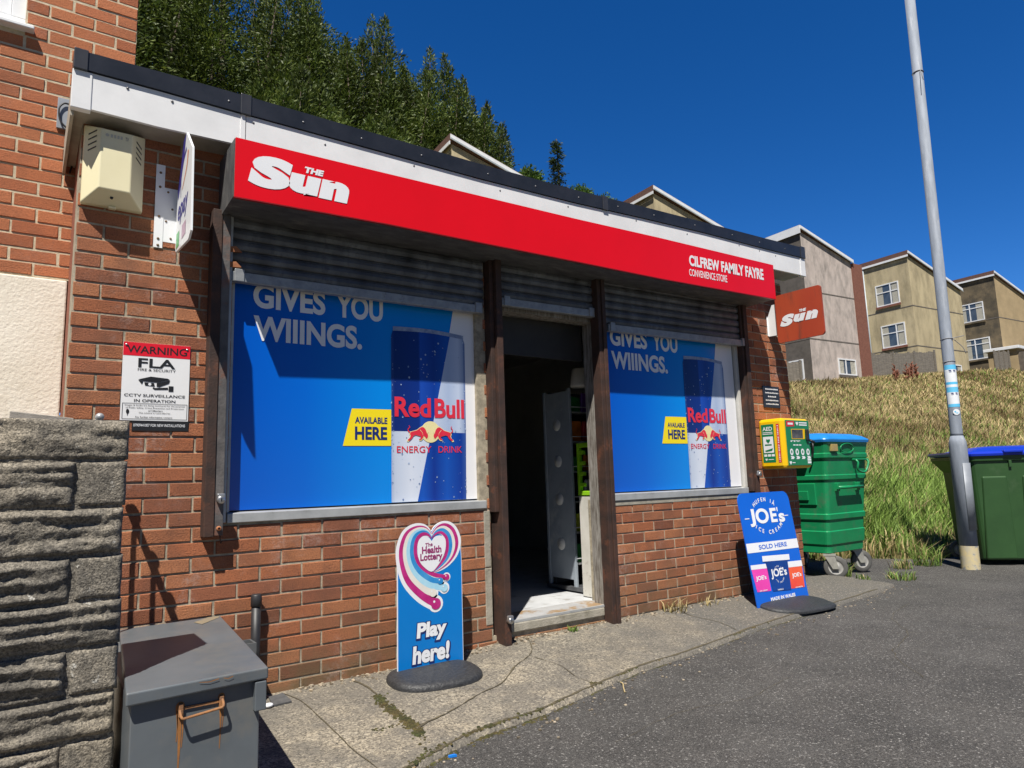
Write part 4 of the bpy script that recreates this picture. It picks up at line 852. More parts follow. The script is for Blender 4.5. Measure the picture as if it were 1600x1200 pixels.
rect(mb, JP, .045, .105, .668, .675, .002); rect(mb, JP, .60, .655, .668, .675, .002)
poly(mb, JP, [(0, .398), (.716, .39), (.716, .468), (0, .474)], .0015); 
mb.build('white_lettering', m_white2, T)
mb = MB(); put(mb, JP, 'MADE IN WALES', .186, .528, .004, .032, .002, .04); mb.build('origin_lettering', m_white2, T)
mb = MB(); put(mb, JP, 'SOLD HERE', .158, .552, .415, .452, .0025, .02); mb.build('blue_lettering', m_jb, T)
m_tubw = M('tub lid white', (.80, .80, .82), (.74, .75, .78), 6, .3)
for nm, lid, body, m in [('pink_tub', [(.004, .268), (.215, .262), (.215, .298), (.004, .303)], [(.008, .268), (.215, .264), (.212, .083), (.03, .092)], M('pink print', (.80, .06, .42), (.72, .05, .36), 4, .3)),
                         ('orange_tub', [(.50, .240), (.714, .234), (.714, .282), (.50, .288)], [(.50, .24), (.706, .236), (.685, .062), (.47, .07)], M('orange red print', (.82, .12, .03), (.75, .06, .04), 3, .3)),
                         ('blue_tub', [(.170, .318), (.545, .302), (.550, .348), (.174, .362)], [(.203, .317), (.512, .303), (.486, .062), (.235, .078)], M('tub blue print', (.004, .035, .20), (.004, .05, .28), 4, .3))]:
    dd = .004 if nm == 'blue_tub' else .002
    mb = MB(); poly(mb, JP, body, dd); b_ = mb.build(nm, m, T)
    mb = MB(); poly(mb, JP, lid, dd + .0006); q = mb.build('tub_lid', m_tubw, T); q.parent = b_; q.location = q.location - b_.location
    cu = (body[0][0] + body[1][0]) / 2; cv = (body[0][1] + body[2][1]) / 2; w = (body[1][0] - body[0][0]) * (.36 if nm == 'blue_tub' else .33)
    mb = MB(); put(mb, JP, "JOE's", cu - w, cu + w, cv - w * .08 if nm != 'blue_tub' else cv - .022, cv + w * .55, dd + .001, .03)
    if nm == 'blue_tub': arc(mb, JP, 'HUFEN IA', cu, cv + .008, .068, 145, 40, .013, dd + .001, .02); arc(mb, JP, 'ICE CREAM', cu, cv + .008, .062, 215, 325, .013, dd + .001, .02, True); put(mb, JP, 'VANILLA', cu - .06, cu + .02, cv - .115, cv - .103, dd + .001, .02)
    else: put(mb, JP, 'FLAVOUR' if 0 else 'ICE CREAM', cu - .05, cu + .05, cv - .085, cv - .075, dd + .001, .02)
    q = mb.build('tub_lettering', m_white2, T); q.parent = b_; q.location = q.location - b_.location
half_moon(T, 4.29, -.40, .37, .19, -.004, .036, R(-8))

# ================================================================== NEIGHBOUR HOUSE (left)
HS = thing('brick_house', 'taller brick house with cream rendered ground floor left of the shop', 'house', (-3, .6, 0))
mb = MB(); HO = -.952; HZ = 2.788 - .0765 / 2
bricks(mb, -2.9, -.515, 2.30, 5.6, HO, HZ, .6, [(-2.3, -1.063, 3.70, 4.9)], 11, .2195, .0765)
mb.mi = 1; mb.box(-6.5, -2.9, .603, .8, 2.29, 7.2); mb.box(-2.9, -.516, .603, .8, 2.29, 3.70); mb.box(-1.063, -.516, .603, .8, 3.70, 7.2); mb.box(-2.9, -1.063, .603, .8, 4.9, 7.2); mb.box(-6.5, -.516, .8, 8, 2.29, 3.0); mb.box(-6.5, -.516, 1.2, 8, 3.0, 7.2)
mb.build('wall', [m_brick2, m_mortar2], HS)
mb = MB(); mb.box(-6.5, -.792, .588, .8, -.05, 2.286, .008); mb.build('render_panel', M('cream render', (.80, .755, .65), (.73, .68, .57), 5, .9, bump=.8, bscale=70, dirt=(.5, .44, .32), dscale=2.5, dlo=.58, dhi=.8), HS)
f = MB(); f.box(-2.3, -1.063, .63, .70, 3.712, 3.78, .004); f.box(-1.13, -1.063, .63, .70, 3.78, 4.9, .004); f.box(-2.3, -2.23, .63, .70, 3.78, 4.9, .004); f.box(-2.23, -1.13, .63, .70, 4.83, 4.9); f.box(-1.19, -1.132, .645, .69, 3.79, 4.82, .004)
fr = f.build('window', m_whitepvc, HS)
g = MB(); g.box(-2.23, -1.2, .665, .672, 3.78, 4.83); q = g.build('pane', m_glass, HS); q.parent = fr; q.location = q.location - fr.location
g = MB(); g.box(-2.36, -1.02, .545, .66, 3.688, 3.711, .005); q = g.build('sill', m_whitepvc, HS); q.parent = fr; q.location = q.location - fr.location
mb = MB(); mb.prism([(-6.8, .35, 7.1), (-6.8, 4.2, 9.4), (-6.8, 8.2, 7.1)], 0, (6.5, 0, 0)); mb.build('roof', M('house roof tiles', (.08, .05, .04), (.12, .08, .07), 8, .9), HS)
T = thing('flashing_plate', 'grey metal plate with a looped black cable on the house brickwork', 'plate', (-.855, .59, 3.16))
mb = MB(); mb.box(-.89, -.822, .584, .597, 3.163, 3.346, .002); mb.build('plate', M('lead grey', (.33, .35, .39), (.26, .28, .31), 8, .6), T)
mb = MB(); mb.tube(smooth_pts([(-.826, .575, 3.31), (-.86, .573, 3.31), (-.882, .572, 3.27), (-.872, .572, 3.20), (-.83, .572, 3.15), (-.80, .57, 3.07), (-.80, .57, 2.98), (-.815, .57, 2.9)], 5), .005, 6); mb.build('cable', m_black, T)

# ================================================================== STONE FACED WALL, foreground left
SW = thing('stone_wall', 'low garden wall of rugged grey stone blocks in the left foreground', 'wall', (-1.6, -1.0, 0))
m_stone = ground_mat('split faced stone', [(.29, .25, .19), (.20, .18, .148)], 190, .5, [((.065, .06, .053), 3.4, .46, .64, .8), ((.05, .047, .042), 95, .52, .62, .7), ((.40, .36, .29), 70, .58, .68, .7), ((.62, .60, .54), 14, .62, .66, .8), ((.28, .22, .09), 8, .68, .76, .4)], 1.8, 150)
rows = [1.367, 1.227, 1.072, .916, .77, .622, .476, .342, .195, .05, -.05]
mb = MB(); mb.box(-3.4, -.655, -1.105, -.84, -.06, 1.345)
YW = -1.13
def stone_face(x0, x1, z0, z1, rough, seed):
    fine = x1 > -1.5; nx = max(4, int((x1 - x0) / (.009 if fine else .05))); nz = max(4, int((z1 - z0) / (.0065 if fine else .02)))
    vs = []
    for j in range(nz + 1):
        for i in range(nx + 1):
            u, v = i / nx, j / nz; x = x0 + (x1 - x0) * u; z = z0 + (z1 - z0) * v
            edge = min(u * (x1 - x0), (1 - u) * (x1 - x0), v * (z1 - z0), (1 - v) * (z1 - z0))
            e = min(1, edge / .014); e = e * (2 - e)
            e2 = min(1, edge / .022); e2 = e2 * (2 - e2)
            if rough:
                w = z + .020 * noise.noise((x * 4.0, z * 4, seed)) + .007 * noise.noise((x * 14, z * 9, seed))
                ph = (w / .047 + seed * .37 + .5 * noise.noise((x * 2.4, seed, 0))) % 1
                rid = min(1, ph / .68) if ph < .68 else 1 - (ph - .68) / .32
                amp = max(0, .55 + 1.1 * noise.noise((x * 3.1 + seed, z * 9, seed + 6)))
                n2 = noise.noise((x * 8 + seed, z * 24, seed + 4)); n3 = noise.noise((x * 48, z * 60, seed)); n4 = noise.noise((x * 110, z * 120, seed))
                d = .012 * e + (.024 * amp * rid + .011 * n2 + .0045 * n3 + .002 * n4) * e2
            else: d = (.012 + .002 * noise.noise((x * 9, z * 9, seed)) + .0025 * noise.noise((x * 60, z * 60, seed))) * e
            vs.append((x + .003 * noise.noise((x * 25, z * 25, seed + 9)), YW + .028 - d, z + .0025 * noise.noise((x * 25, z * 25, seed + 11))))
    W_ = nx + 1
    fs = [(j * W_ + i, j * W_ + i + 1, (j + 1) * W_ + i + 1, (j + 1) * W_ + i) for j in range(nz) for i in range(nx)]
    # return faces so that every block has depth
    o = len(vs)
    per = [i for i in range(W_)] + [j * W_ + nx for j in range(1, nz + 1)] + [nz * W_ + i for i in range(nx - 1, -1, -1)] + [j * W_ for j in range(nz - 1, 0, -1)]
    vs += [(vs[k][0], -.84, vs[k][2]) for k in per]
    fs += [(per[k], o + k, o + (k + 1) % len(per), per[(k + 1) % len(per)]) for k in range(len(per))]
    mb.add(vs, fs, True)
for r in range(len(rows) - 1):
    z1, z0 = rows[r] - .002, rows[r + 1] + .005
    if r % 2 == 0: cuts = [(-3.4, -2.5, 1), (-2.49, -1.45, 1), (-1.44, -.643 - .004 * (r % 4), 1)]
    else: cuts = [(-3.4, -2.2, 1), (-2.19, -1.38, 1), (-1.37, -.793 if r > 1 else -.795, 1), (-.783 if r > 1 else -.785, -.646, 0)]
    for x0, x1, ro in cuts: stone_face(x0, x1, z0, z1, ro, r * 7 + (x0 * 3.1 % 5))
mb.build('masonry', m_stone, SW)
T = thing('timber_offcut', 'short weathered timber offcut lying on top of the stone wall', 'timber', (-.9, -.95, 1.37))
mb = MB(); mb.hexa([(-.985, -.97, 1.372), (-.80, -.93, 1.366), (-.80, -.86, 1.366), (-.985, -.90, 1.372), (-.985, -.97, 1.402), (-.80, -.93, 1.386), (-.80, -.86, 1.386), (-.985, -.90, 1.402)], .003); mb.build('board', M('silvered timber', (.36, .33, .29), (.24, .22, .19), 9, .9, stretch=(1, 6, 6), bump=.6), T)
# railing behind the wall
T = thing('handrail', 'galvanised handrail with ball tops behind the stone wall, casting its shadow on the bricks', 'railing', (-.62, -.25, 0))
m_gpipe = M('galvanised pipe', (.42, .43, .44), (.32, .33, .34), 20, .45, metal=.4)
mb = MB(); mb.tube([(-.675, -.18, 1.447), (-.63, -.245, 1.33), (-.584, -.312, 1.21)], .016, 10); mb.build('rail', m_gpipe, T)
for p in [(-.665, -.195, 1.462), (-.626, -.251, 1.362), (-.592, -.30, 1.272)]:
    mb = MB(); mb.sphere(p, .019, 14); mb.tube([(p[0], p[1], p[2] - .04), p], .012, 10); mb.build('ball_finial', m_gpipe, T)
for p in [(-.665, -.195, 1.42), (-.626, -.251, 1.32)]:
    mb = MB(); mb.tube([(p[0], p[1], .0), p], .009, 8); mb.build('post', m_gpipe, T)

# ================================================================== GREY STEEL BOX
BX = thing('steel_box', 'grey steel storage box with a rusty drop handle beside the stone wall', 'box', (-.42, -.7, .03))
m_grey = M('grey box paint', (.112, .126, .137), (.09, .103, .113), 3, .42, dirt=(.145, .14, .128), dscale=5, dlo=.5, dhi=.75)
m_ros = M('rust stain', (.33, .135, .03), (.20, .085, .03), 25, .85)
m_rosl = M('thin rust stain', (.24, .18, .10), (.17, .15, .12), 30, .8)
mb = MB(); mb.box(-.622, -.228, -1.262, -.115, .03, .468, .004); mb.build('body', m_grey, BX)
mb = MB(); mb.hexa([(-.640, -1.292, .462), (-.207, -1.288, .468), (-.100, -.10, .468), (-.535, -.10, .462), (-.640, -1.292, .503), (-.207, -1.288, .507), (-.100, -.10, .503), (-.535, -.10, .499)], .006)
mb.box(-.250, -.212, -1.287, -1.255, .368, .463, .003); mb.build('lid', m_grey, BX)
mb = MB()
for x in (-.478, -.354): mb.box(x - .007, x + .007, -1.275, -1.262, .395, .437, .002)
mb.tube(smooth_pts([(-.481, -1.27, .418), (-.481, -1.293, .402), (-.475, -1.298, .396)], 3) + smooth_pts([(-.36, -1.298, .407), (-.352, -1.293, .412), (-.352, -1.27, .428)], 3), .0045, 8)
mb.box(-.478, -.354, -1.268, -1.262, .416, .424); mb.build('handle', M('rusted handle', (.34, .15, .05), (.20, .10, .05), 40, .8, bump=.4), BX)
BF = FAC(-1.2625)
mb = MB()
for u, w, l in ((-.482, .016, .19), (-.473, .007, .10), (-.489, .005, .08), (-.357, .008, .13), (-.350, .005, .07)): ribbon(mb, BF, smooth_pts([(u, .415), (u + .003, .40 - l * .4), (u + .001, .40 - l)], 6), w, .002, .0006)
disc(mb, BF, -.479, .424, .014, .0005, 14, .018); disc(mb, BF, -.353, .432, .011, .0005, 14, .013); mb.build('rust_streak', m_ros, BX)
mb = MB(); q = FAC(-1.2915)
for u, w in ((-.40, .03), (-.34, .015)): ribbon(mb, Plane((0, -1.2935, 0), (1, 0, .0), (0, 0, 1)), [(u - w, .4985), (u, .494), (u + w, .499)], .002, .003, .0003)
mb.build('edge_rust', m_ros, BX)
mb = MB(); mb.prism([(-.22, -.28, .5042), (-.115, -.15, .5036), (-.11, -.11, .5036), (-.16, -.11, .5036), (-.24, -.2, .504)], 0, (0, 0, .0008)); mb.build('lid_stain', m_rosl, BX)
mb = MB(); mb.tube([(-.225, -.62, .25), (-.15, -.62, .245), (-.15, -.74, .245), (-.225, -.74, .25)], .008, 8); mb.build('handle', m_black, BX, label='black side handle')

# black downpipe stub and gully
T = thing('pipe_stub', 'short black capped pipe standing against the brick wall behind the steel box', 'pipe', (.087, -.045, .05))
mb = MB(); mb.tube([(.088, -.042, .06), (.087, -.042, .53)], .024, 16); mb.build('pipe', m_black, T)
mb = MB(); mb.lathe([(.0, .0), (.022, 0), (.027, -.006), (.028, -.06), (.025, -.062)], (.087, -.042, .578), 16); mb.build('cap', m_black, T)
T = thing('gully_box', 'small grey open drain box between the steel box and the pipe', 'drain', (.02, -.09, .06))
mb = MB(); mb.box(-.04, .06, -.16, -.15, .06, .36); mb.box(-.04, .06, -.06, -.05, .06, .36); mb.box(-.04, -.03, -.15, -.06, .06, .36); mb.box(.05, .06, -.15, -.06, .06, .36); mb.build('drain_body', M('grey plastic', (.10, .105, .11), (.08, .085, .09), 8, .5), T)
T = thing('slate_chip', 'dark slate piece lying on the concrete beside the steel box', 'slate')
mb = MB(); mb.hexa([(x, y, apron_z(x, y) + dz_) for dz_ in (.001, .010) for x, y in [(.13, -.21), (.225, -.205), (.228, -.055), (.15, -.07)]], .001); mb.build('chip', M('slate', (.06, .06, .062), (.09, .09, .09), 20, .8), T)
T = thing('white_litter', 'crumpled white litter beside the steel box', 'litter')
mb = MB(); mb.sphere((.11, -.21, .066), .016, 9, (1.5, 1, .7)); mb.build('paper', m_white2, T)
T = thing('dry_twig', 'bent dry twig lying on the tarmac by the moss', 'twig')
mb = MB(); mb.tube(smooth_pts([(.345, -1.235, .004), (.39, -1.205, .008), (.416, -1.19, .01), (.45, -1.165, .006), (.49, -1.148, .006)], 4), [.008] * 4 + [.006] * 9 + [.005] * 4, 7); mb.build('stick', M('twig', (.34, .24, .12), (.24, .17, .09), 30, .9), T)
T = thing('straw_stalk', 'thin curved straw lying on the tarmac in front of the doorway', 'straw')
mb = MB(); mb.tube(smooth_pts([(1.82, -.89, .0), (1.80, -.93, .004), (1.76, -.975, .004), (1.715, -1.03, 0)], 5), .0035, 6); mb.build('stalk', M('straw', (.5, .4, .2), (.4, .3, .15), 30, .9), T)
T = thing('blue_scrap', 'tiny blue plastic scrap on the tarmac', 'litter')
mb = MB(); mb.hexa([(.56, -1.18, -.006), (.595, -1.19, -.006), (.59, -1.175, -.006), (.565, -1.17, -.006), (.56, -1.18, .002), (.595, -1.19, .004), (.59, -1.175, .003), (.565, -1.17, .002)]); mb.build('scrap', M('blue plastic', (.01, .2, .7), (.01, .18, .6), 5, .4), T)

# ================================================================== INSIDE THE DOORWAY
T = thing('display_stand', 'tall wire display stand with grey end panel just inside the doorway', 'stand', (2.98, .6, .2))
mb = MB(); mb.box(2.80, 2.815, .63, .93, .30, 1.86); mb.box(2.795, 2.82, .60, .63, .24, 1.88, .003); mb.box(2.795, 2.82, .93, .96, .24, 1.88, .003); mb.build('end_panel', M('dull mirror panel', (.33, .37, .41), (.25, .29, .33), 4, .35, dirt=(.45, .46, .46), dscale=5), T)
mb = MB(); mb.box(2.78, 3.35, .46, .97, .215, .245); mb.box(3.33, 3.35, .47, .96, .24, 1.88); mb.box(2.83, 3.33, .90, .92, .24, 1.88); mb.build('frame', m_galv, T)
for k in range(6):
    z = .42 + k * .25
    mb = MB(); mb.box(2.83, 3.33, .60, .90, z, z + .012); mb.tube([(2.80, .59, z + .05), (3.33, .59, z + .05)], .004, 6); mb.build('shelf', m_galv2, T)
mb = MB()
for z in (.58, .95, 1.27, 1.58): mb.lathe([(0, -.001), (.05, -.001), (.0505, 0)], (2.7995, .78, z), 20, 'x')
mb.build('round_sticker', M('pale sticker', (.74, .74, .70), (.62, .62, .60), 12, .5), T)
m_pk = [M('packet ' + n_, c, tuple(v * .6 for v in c), 12, .3) for n_, c in (('violet', (.12, .03, .22)), ('lime', (.45, .5, .03)), ('black', (.02, .02, .025)), ('silver', (.45, .46, .48)), ('orange', (.6, .15, .02)), ('red', (.45, .02, .03)), ('green', (.03, .2, .05)))]
rr = random.Random(9)
for k in range(6):
    for q in range(4):
        x = 2.84 + q * .12; z = .434 + k * .25; h = rr.uniform(.12, .19)
        mb = MB(); mb.hexa([(x, .63, z), (x + .105, .63, z), (x + .105, .69, z), (x, .69, z), (x + .004, .615 + rr.uniform(-.01, .02), z + h), (x + .10, .62, z + h - rr.uniform(0, .02)), (x + .10, .64, z + h), (x + .004, .64, z + h)], .006)
        ci = rr.randrange(7)
        o = mb.build('snack_packet', m_pk[ci], None, '%s snack packet, %s from the grey panel on the %s display shelf from the floor' % (['violet', 'lime', 'black', 'silver', 'orange', 'red', 'green'][ci], ['first', 'second', 'third', 'fourth'][q], ['lowest', 'second', 'third', 'fourth', 'fifth', 'sixth'][k]), None, 'packet', 'snack packets on the display stand')
T = thing('white_cabinet', 'worn white painted box standing inside the right door jamb', 'box', (2.72, .3, .2))
mb = MB(); mb.box(2.705, 2.92, .22, .42, .205, .98, .006); mb.build('box_body', M('chipped white paint', (.68, .66, .60), (.58, .56, .50), 6, .6, dirt=(.25, .2, .15), dscale=14, dlo=.6, dhi=.7), T)
T = thing('plastic_crate', 'bright lime green plastic crate stood on end on the white box', 'crate', (2.72, .3, .98))
m_lime = M('lime plastic', (.30, .62, .02), (.26, .55, .02), 6, .4)
mb = MB(); x0, x1, z0, z1 = 2.70, 2.735, .985, 1.40
mb.box(x0, x1, .20, .225, z0, z1, .004); mb.box(x0, x1, .395, .42, z0, z1, .004); mb.box(x0, x1, .226, .394, z0, z0 + .035, .004); mb.box(x0, x1, .226, .394, z1 - .035, z1, .004)
for k in range(4): z = z0 + .07 + k * .085; mb.box(x0 + .004, x1, .226, .27, z, z + .03, .003); mb.box(x0 + .004, x1, .35, .394, z, z + .03, .003)
mb.box(x1, x1 + .2, .20, .42, z0, z0 + .02); mb.box(x1, x1 + .2, .20, .42, z1 - .02, z1); mb.box(x1 + .18, x1 + .2, .21, .41, z0 + .02, z1 - .02); mb.build('crate_shell', m_lime, T)
T = thing('white_lamp', 'pale plastic shade on top of the display stand inside the shop', 'lamp', (2.9, .5, 1.88))
mb = MB(); mb.lathe([(0, .0), (.085, 0), (.09, .02), (.07, .15), (.06, .16), (0, .16)], (2.90, .56, 1.885), 20); mb.build('shade', M('pale shade', (.6, .58, .55), (.55, .53, .5), 4, .5), T)
SU = None
for n_, (x, y, rz) in enumerate([(2.45, 2.2, 0), (3.5, 3.9, 0), (2.6, 5.2, 0)]):
    T = thing('shelf_unit', ['grocery shelf unit just inside the shop on the left', 'grocery shelf unit deep inside behind the display stand', 'grocery shelf unit at the dark back of the shop'][n_], 'shelves', (x, y, .2), rz, 'shelf units in the dark shop', local=True)
    mb = MB(); mb.box(-.55, .55, .20, .23, 0, 1.8); mb.box(-.57, -.55, -.22, .23, 0, 1.8); mb.box(.55, .57, -.22, .23, 0, 1.8); mb.build('frame', m_galv2, T)
    for k in range(6):
        mb = MB(); mb.box(-.55, .55, -.22, .20, .1 + k * .3, .12 + k * .3); mb.build('shelf', m_galv2, T)
    mb = MB()
    for k in range(5):
        for q in range(9): mb.mi = rr.randrange(7); xx = -.52 + q * .115; mb.box(xx, xx + .09, -.19, -.05, .121 + k * .3, .121 + k * .3 + rr.uniform(.12, .22), .006)
    g_ = mb.build('groceries', m_pk, T); g_['kind'] = 'stuff'

# ================================================================== STREET LIGHT COLUMN
T = thing('lamp_column', 'tall grey steel lamp column with stickers beside the blue lidded bin', 'lamp post', (7.72, -.34, -.02))
m_pole = M('dull galvanised column', (.25, .28, .33), (.19, .215, .255), 7, .72, metal=.0, stretch=(3, 3, .5), dirt=(.33, .35, .385), dscale=6, bump=.15)
BX0, BY0 = 7.73, -.34; LEAN = .030
def px_(z): return BX0 + LEAN * z
mb = MB(); mb.tube([(px_(-.02), BY0, -.02), (px_(1.36), BY0, 1.36), (px_(1.40), BY0, 1.40), (px_(1.47), BY0, 1.47)], [.091, .090, .087, .064], 28); mb.build('base_section', m_pole, T)
mb = MB(); mb.tube([(px_(1.465), BY0, 1.465), (px_(1.5), BY0, 1.5), (px_(8.5), BY0, 8.5)], [.064, .0625, .056], 24); mb.tube([(px_(8.5), BY0, 8.5), (px_(9), BY0 - .3, 8.9), (px_(9), BY0 - 1.0, 9.0)], .035, 12); mb.build('upper_section', m_pole, T)
m_cream = M('flaking cream paint', (.55, .45, .24), (.44, .40, .30), 12, .7, dirt=(.22, .24, .26), dscale=16, dlo=.56, dhi=.6)
mb = MB(); mb.tube([(px_(-.015), BY0, -.015), (px_(.24), BY0, .245)], [.0935, .0928], 28, False); mb.build('painted_band', m_cream, T)
def wrap(mb, z0, z1, r, a0, a1, n=14):
    vs = []
    for z in (z0, z1):
        for k in range(n + 1): w = R(a0 + (a1 - a0) * k / n); vs.append((px_(z) + r * math.cos(w), BY0 + r * math.sin(w), z))
    mb.add(vs, [(k, k + 1, n + 2 + k, n + 1 + k) for k in range(n)], True)
mb = MB()
wrap(mb, .42, 1.16, .1015, 216, 282); o = mb.build('access_door', M('column door', (.27, .29, .32), (.22, .24, .27), 8, .5, metal=.2), T)
md_ = o.modifiers.new('solid', 'SOLIDIFY'); md_.thickness = .012; md_.offset = -1
m_sb = M('sky blue sticker', (.10, .48, .76), (.14, .52, .78), 5, .4); m_sw = M('white sticker', (.78, .80, .82), (.70, .73, .76), 20, .4)
mb = MB(); a0, a1 = 150, 320
for z0, z1, mi in ((1.90, 2.02, 1), (2.02, 2.065, 0), (2.065, 2.10, 1), (2.10, 2.16, 0), (2.16, 2.20, 2), (2.20, 2.29, 1), (2.29, 2.36, 0)) : pass
for z0, z1, mi in ((1.80, 1.835, 0), (1.835, 1.925, 1), (1.97, 2.03, 0), (2.03, 2.06, 1), (2.06, 2.09, 0), (2.09, 2.19, 1), (2.19, 2.235, 3), (2.235, 2.29, 0), (1.925, 1.97, 3)):
    mb.mi = 1 if mi == 3 else mi; wrap(mb, z0, z1, .0635, a0, a1)
    if mi == 3:
        mb.mi = 2
        for c in (205, 245):
            wrap(mb, z0 + .012, z1 - .014, .0642, c - 11, c + 11, 4); wrap(mb, z1 - .012, z1 - .006, .0642, c - 14, c + 8, 4)
            mb.mi = 1; wrap(mb, z0 + .016, z1 - .02, .0646, c - 8, c - 2, 2); wrap(mb, z0 + .016, z1 - .02, .0646, c + 3, c + 8, 2); mb.mi = 2
mb.build('wrap_sticker', [m_sb, m_sw, m_navy], T)
mb = MB(); pl = Plane((px_(1.74) - .049, BY0 - .0425, 1.74), (.655, -.755, 0), (0, 0, 1)); disc(mb, pl, 0, 0, .034, .002, 20); mb.build('round_sticker', m_sw, T)
mb = MB(); disc(mb, pl, -.012, .004, .010, .003, 10); rect(mb, pl, -.004, .018, -.016, -.006, .003); mb.build('sticker_print', m_sb, T)
mb = MB()
for z in (2.33, 2.60, 6.0): mb.tube([(px_(z) + .062 * math.cos(R(a)), BY0 + .062 * math.sin(R(a)), z + .004 * math.sin(R(a * 2))) for a in range(0, 361, 20)], .006, 6, False)
mb.tube(smooth_pts([(px_(2.6) - .02, BY0 - .065, 2.6), (px_(2.6) + .12, BY0 - .14, 2.63)], 3), .005, 6); mb.tube(smooth_pts([(px_(2.6) + .02, BY0 - .06, 2.6), (px_(2.6) + .1, BY0 - .12, 2.5), (px_(2.6) + .12, BY0 - .14, 2.42)], 3), .004, 6)
mb.tube([(px_(6) - .05, BY0 - .05, 6.0), (px_(6) - .12, BY0 - .1, 5.82)], .004, 5)
mb.build('cable_tie', M('old cable tie', (.25, .25, .26), (.18, .18, .19), 9, .5), T)

# ================================================================== GREEN RECYCLING BIN WITH PALE BLUE LID
m_bg = M('green bin plastic', (.010, .26, .095), (.008, .215, .078), 3, .38, dirt=(.07, .19, .10), dscale=7, dlo=.54, dhi=.72)
m_bl = M('pale blue lid plastic', (.018, .22, .60), (.015, .19, .54), 4, .4)
T = thing('recycling_bin', 'green four wheeled recycling bin with pale blue lid at the end of the shop', 'bin', (6.39, .68, 0), 0, local=True)
B0 = (-.355, .355, -.37, .40); B1 = (-.415, .435, -.475, .47)
def lerp4(t): return [a + (b - a) * t for a, b in zip(B0, B1)]
def ring(x0, x1, y0, y1, z, r=.035):
    P = []
    for cx, cy, a in ((x1 - r, y1 - r, 0), (x0 + r, y1 - r, 90), (x0 + r, y0 + r, 180), (x1 - r, y0 + r, 270)):
        for k in range(5): w = R(a + 90 * k / 4); P.append((cx + r * math.cos(w), cy + r * math.sin(w), z))
    return P
def loft(mb, rings, caps=True):
    n = len(rings[0]); vs = [v for r in rings for v in r]
    mb.add(vs, [(i * n + k, i * n + (k + 1) % n, (i + 1) * n + (k + 1) % n, (i + 1) * n + k) for i in range(len(rings) - 1) for k in range(n)], False)
    if caps: mb.add(rings[0], [list(range(n))[::-1]]); mb.add(rings[-1], [list(range(n))])
mb = MB(); rs = []
lev = [(.25, -.03), (.26, 0), (.34, 0), (.35, .010), (.37, .010), (.48, .010), (.49, .0), (.60, .0), (.61, .012), (.66, .012), (.67, .0), (1.02, .0), (1.03, .012), (1.07, .012), (1.08, .002), (1.24, .002), (1.26, .016), (1.30, .016), (1.31, .004), (1.40, .012), (1.43, .012)]
for z, o in lev:
    a = lerp4((z - .25) / 1.2); rs.append(ring(a[0] - o, a[1] + o, a[2] - o, a[3] + o, z, .045))
loft(mb, rs); mb.build('body', m_bg, T)
mb = MB(); rs = []
for z, o in ((1.425, .025), (1.45, .03), (1.462, .025), (1.495, -.02), (1.522, -.10), (1.535, -.22)): rs.append(ring(B1[0] - o, B1[1] + o, B1[2] - o, B1[3] + o, z, .06))
loft(mb, rs); mb.build('lid', m_bl, T)
# moulded panels and handles
mb = MB(); yf = lambda z: B0[2] + (B1[2] - B0[2]) * (z - .25) / 1.2
def fpan(x0, x1, z0, z1, d, m=None, name='moulded_panel'):
    q = MB(); q.hexa([(x0, yf(z0) - d, z0), (x1, yf(z0) - d, z0), (x1, yf(z0) + .02, z0), (x0, yf(z0) + .02, z0), (x0, yf(z1) - d, z1), (x1, yf(z1) - d, z1), (x1, yf(z1) + .02, z1), (x0, yf(z1) + .02, z1)], .006); return q.build(name, m or m_bg, T)
fpan(-.24, -.19, .90, .99, .035, name='handle_bracket'); fpan(.17, .22, .90, .99, .035, name='handle_bracket')
mb = MB(); mb.tube([(-.26, yf(.94) - .05, .94), (.24, yf(.94) - .05, .94)], .017, 12); mb.build('handle', m_bg, T)
mb = MB(); mb.tube(smooth_pts([(.14, yf(1.24) - .02, 1.235), (.14, yf(1.2) - .055, 1.20), (.15, yf(1.1) - .05, 1.12), (.3, yf(1.1) - .05, 1.10), (.37, yf(1.2) - .05, 1.2), (.37, yf(1.24) - .02, 1.235)], 4), .012, 8); mb.build('handle', m_bg, T)
fpan(.10, .41, 1.225, 1.245, .035, name='rail')
mb = MB(); pl = Plane((-.02, yf(1.36) - .018, 1.36), (1, 0, 0), (0, -.087, 1)); P = [(.13 * math.cos(2 * math.pi * k / 28), .05 * math.sin(2 * math.pi * k / 28)) for k in range(28)]
mb.tube([pl.p(u, v, .003) for u, v in P + P[:1]], .006, 6, False); mb.build('maker_oval', m_bg, T)
q = MB(); q.box(-.34, -.22, -.498, -.470, 1.325, 1.40, .003); q.build('label_plate', M('tan label', (.42, .30, .10), (.34, .25, .1), 9, .5), T)
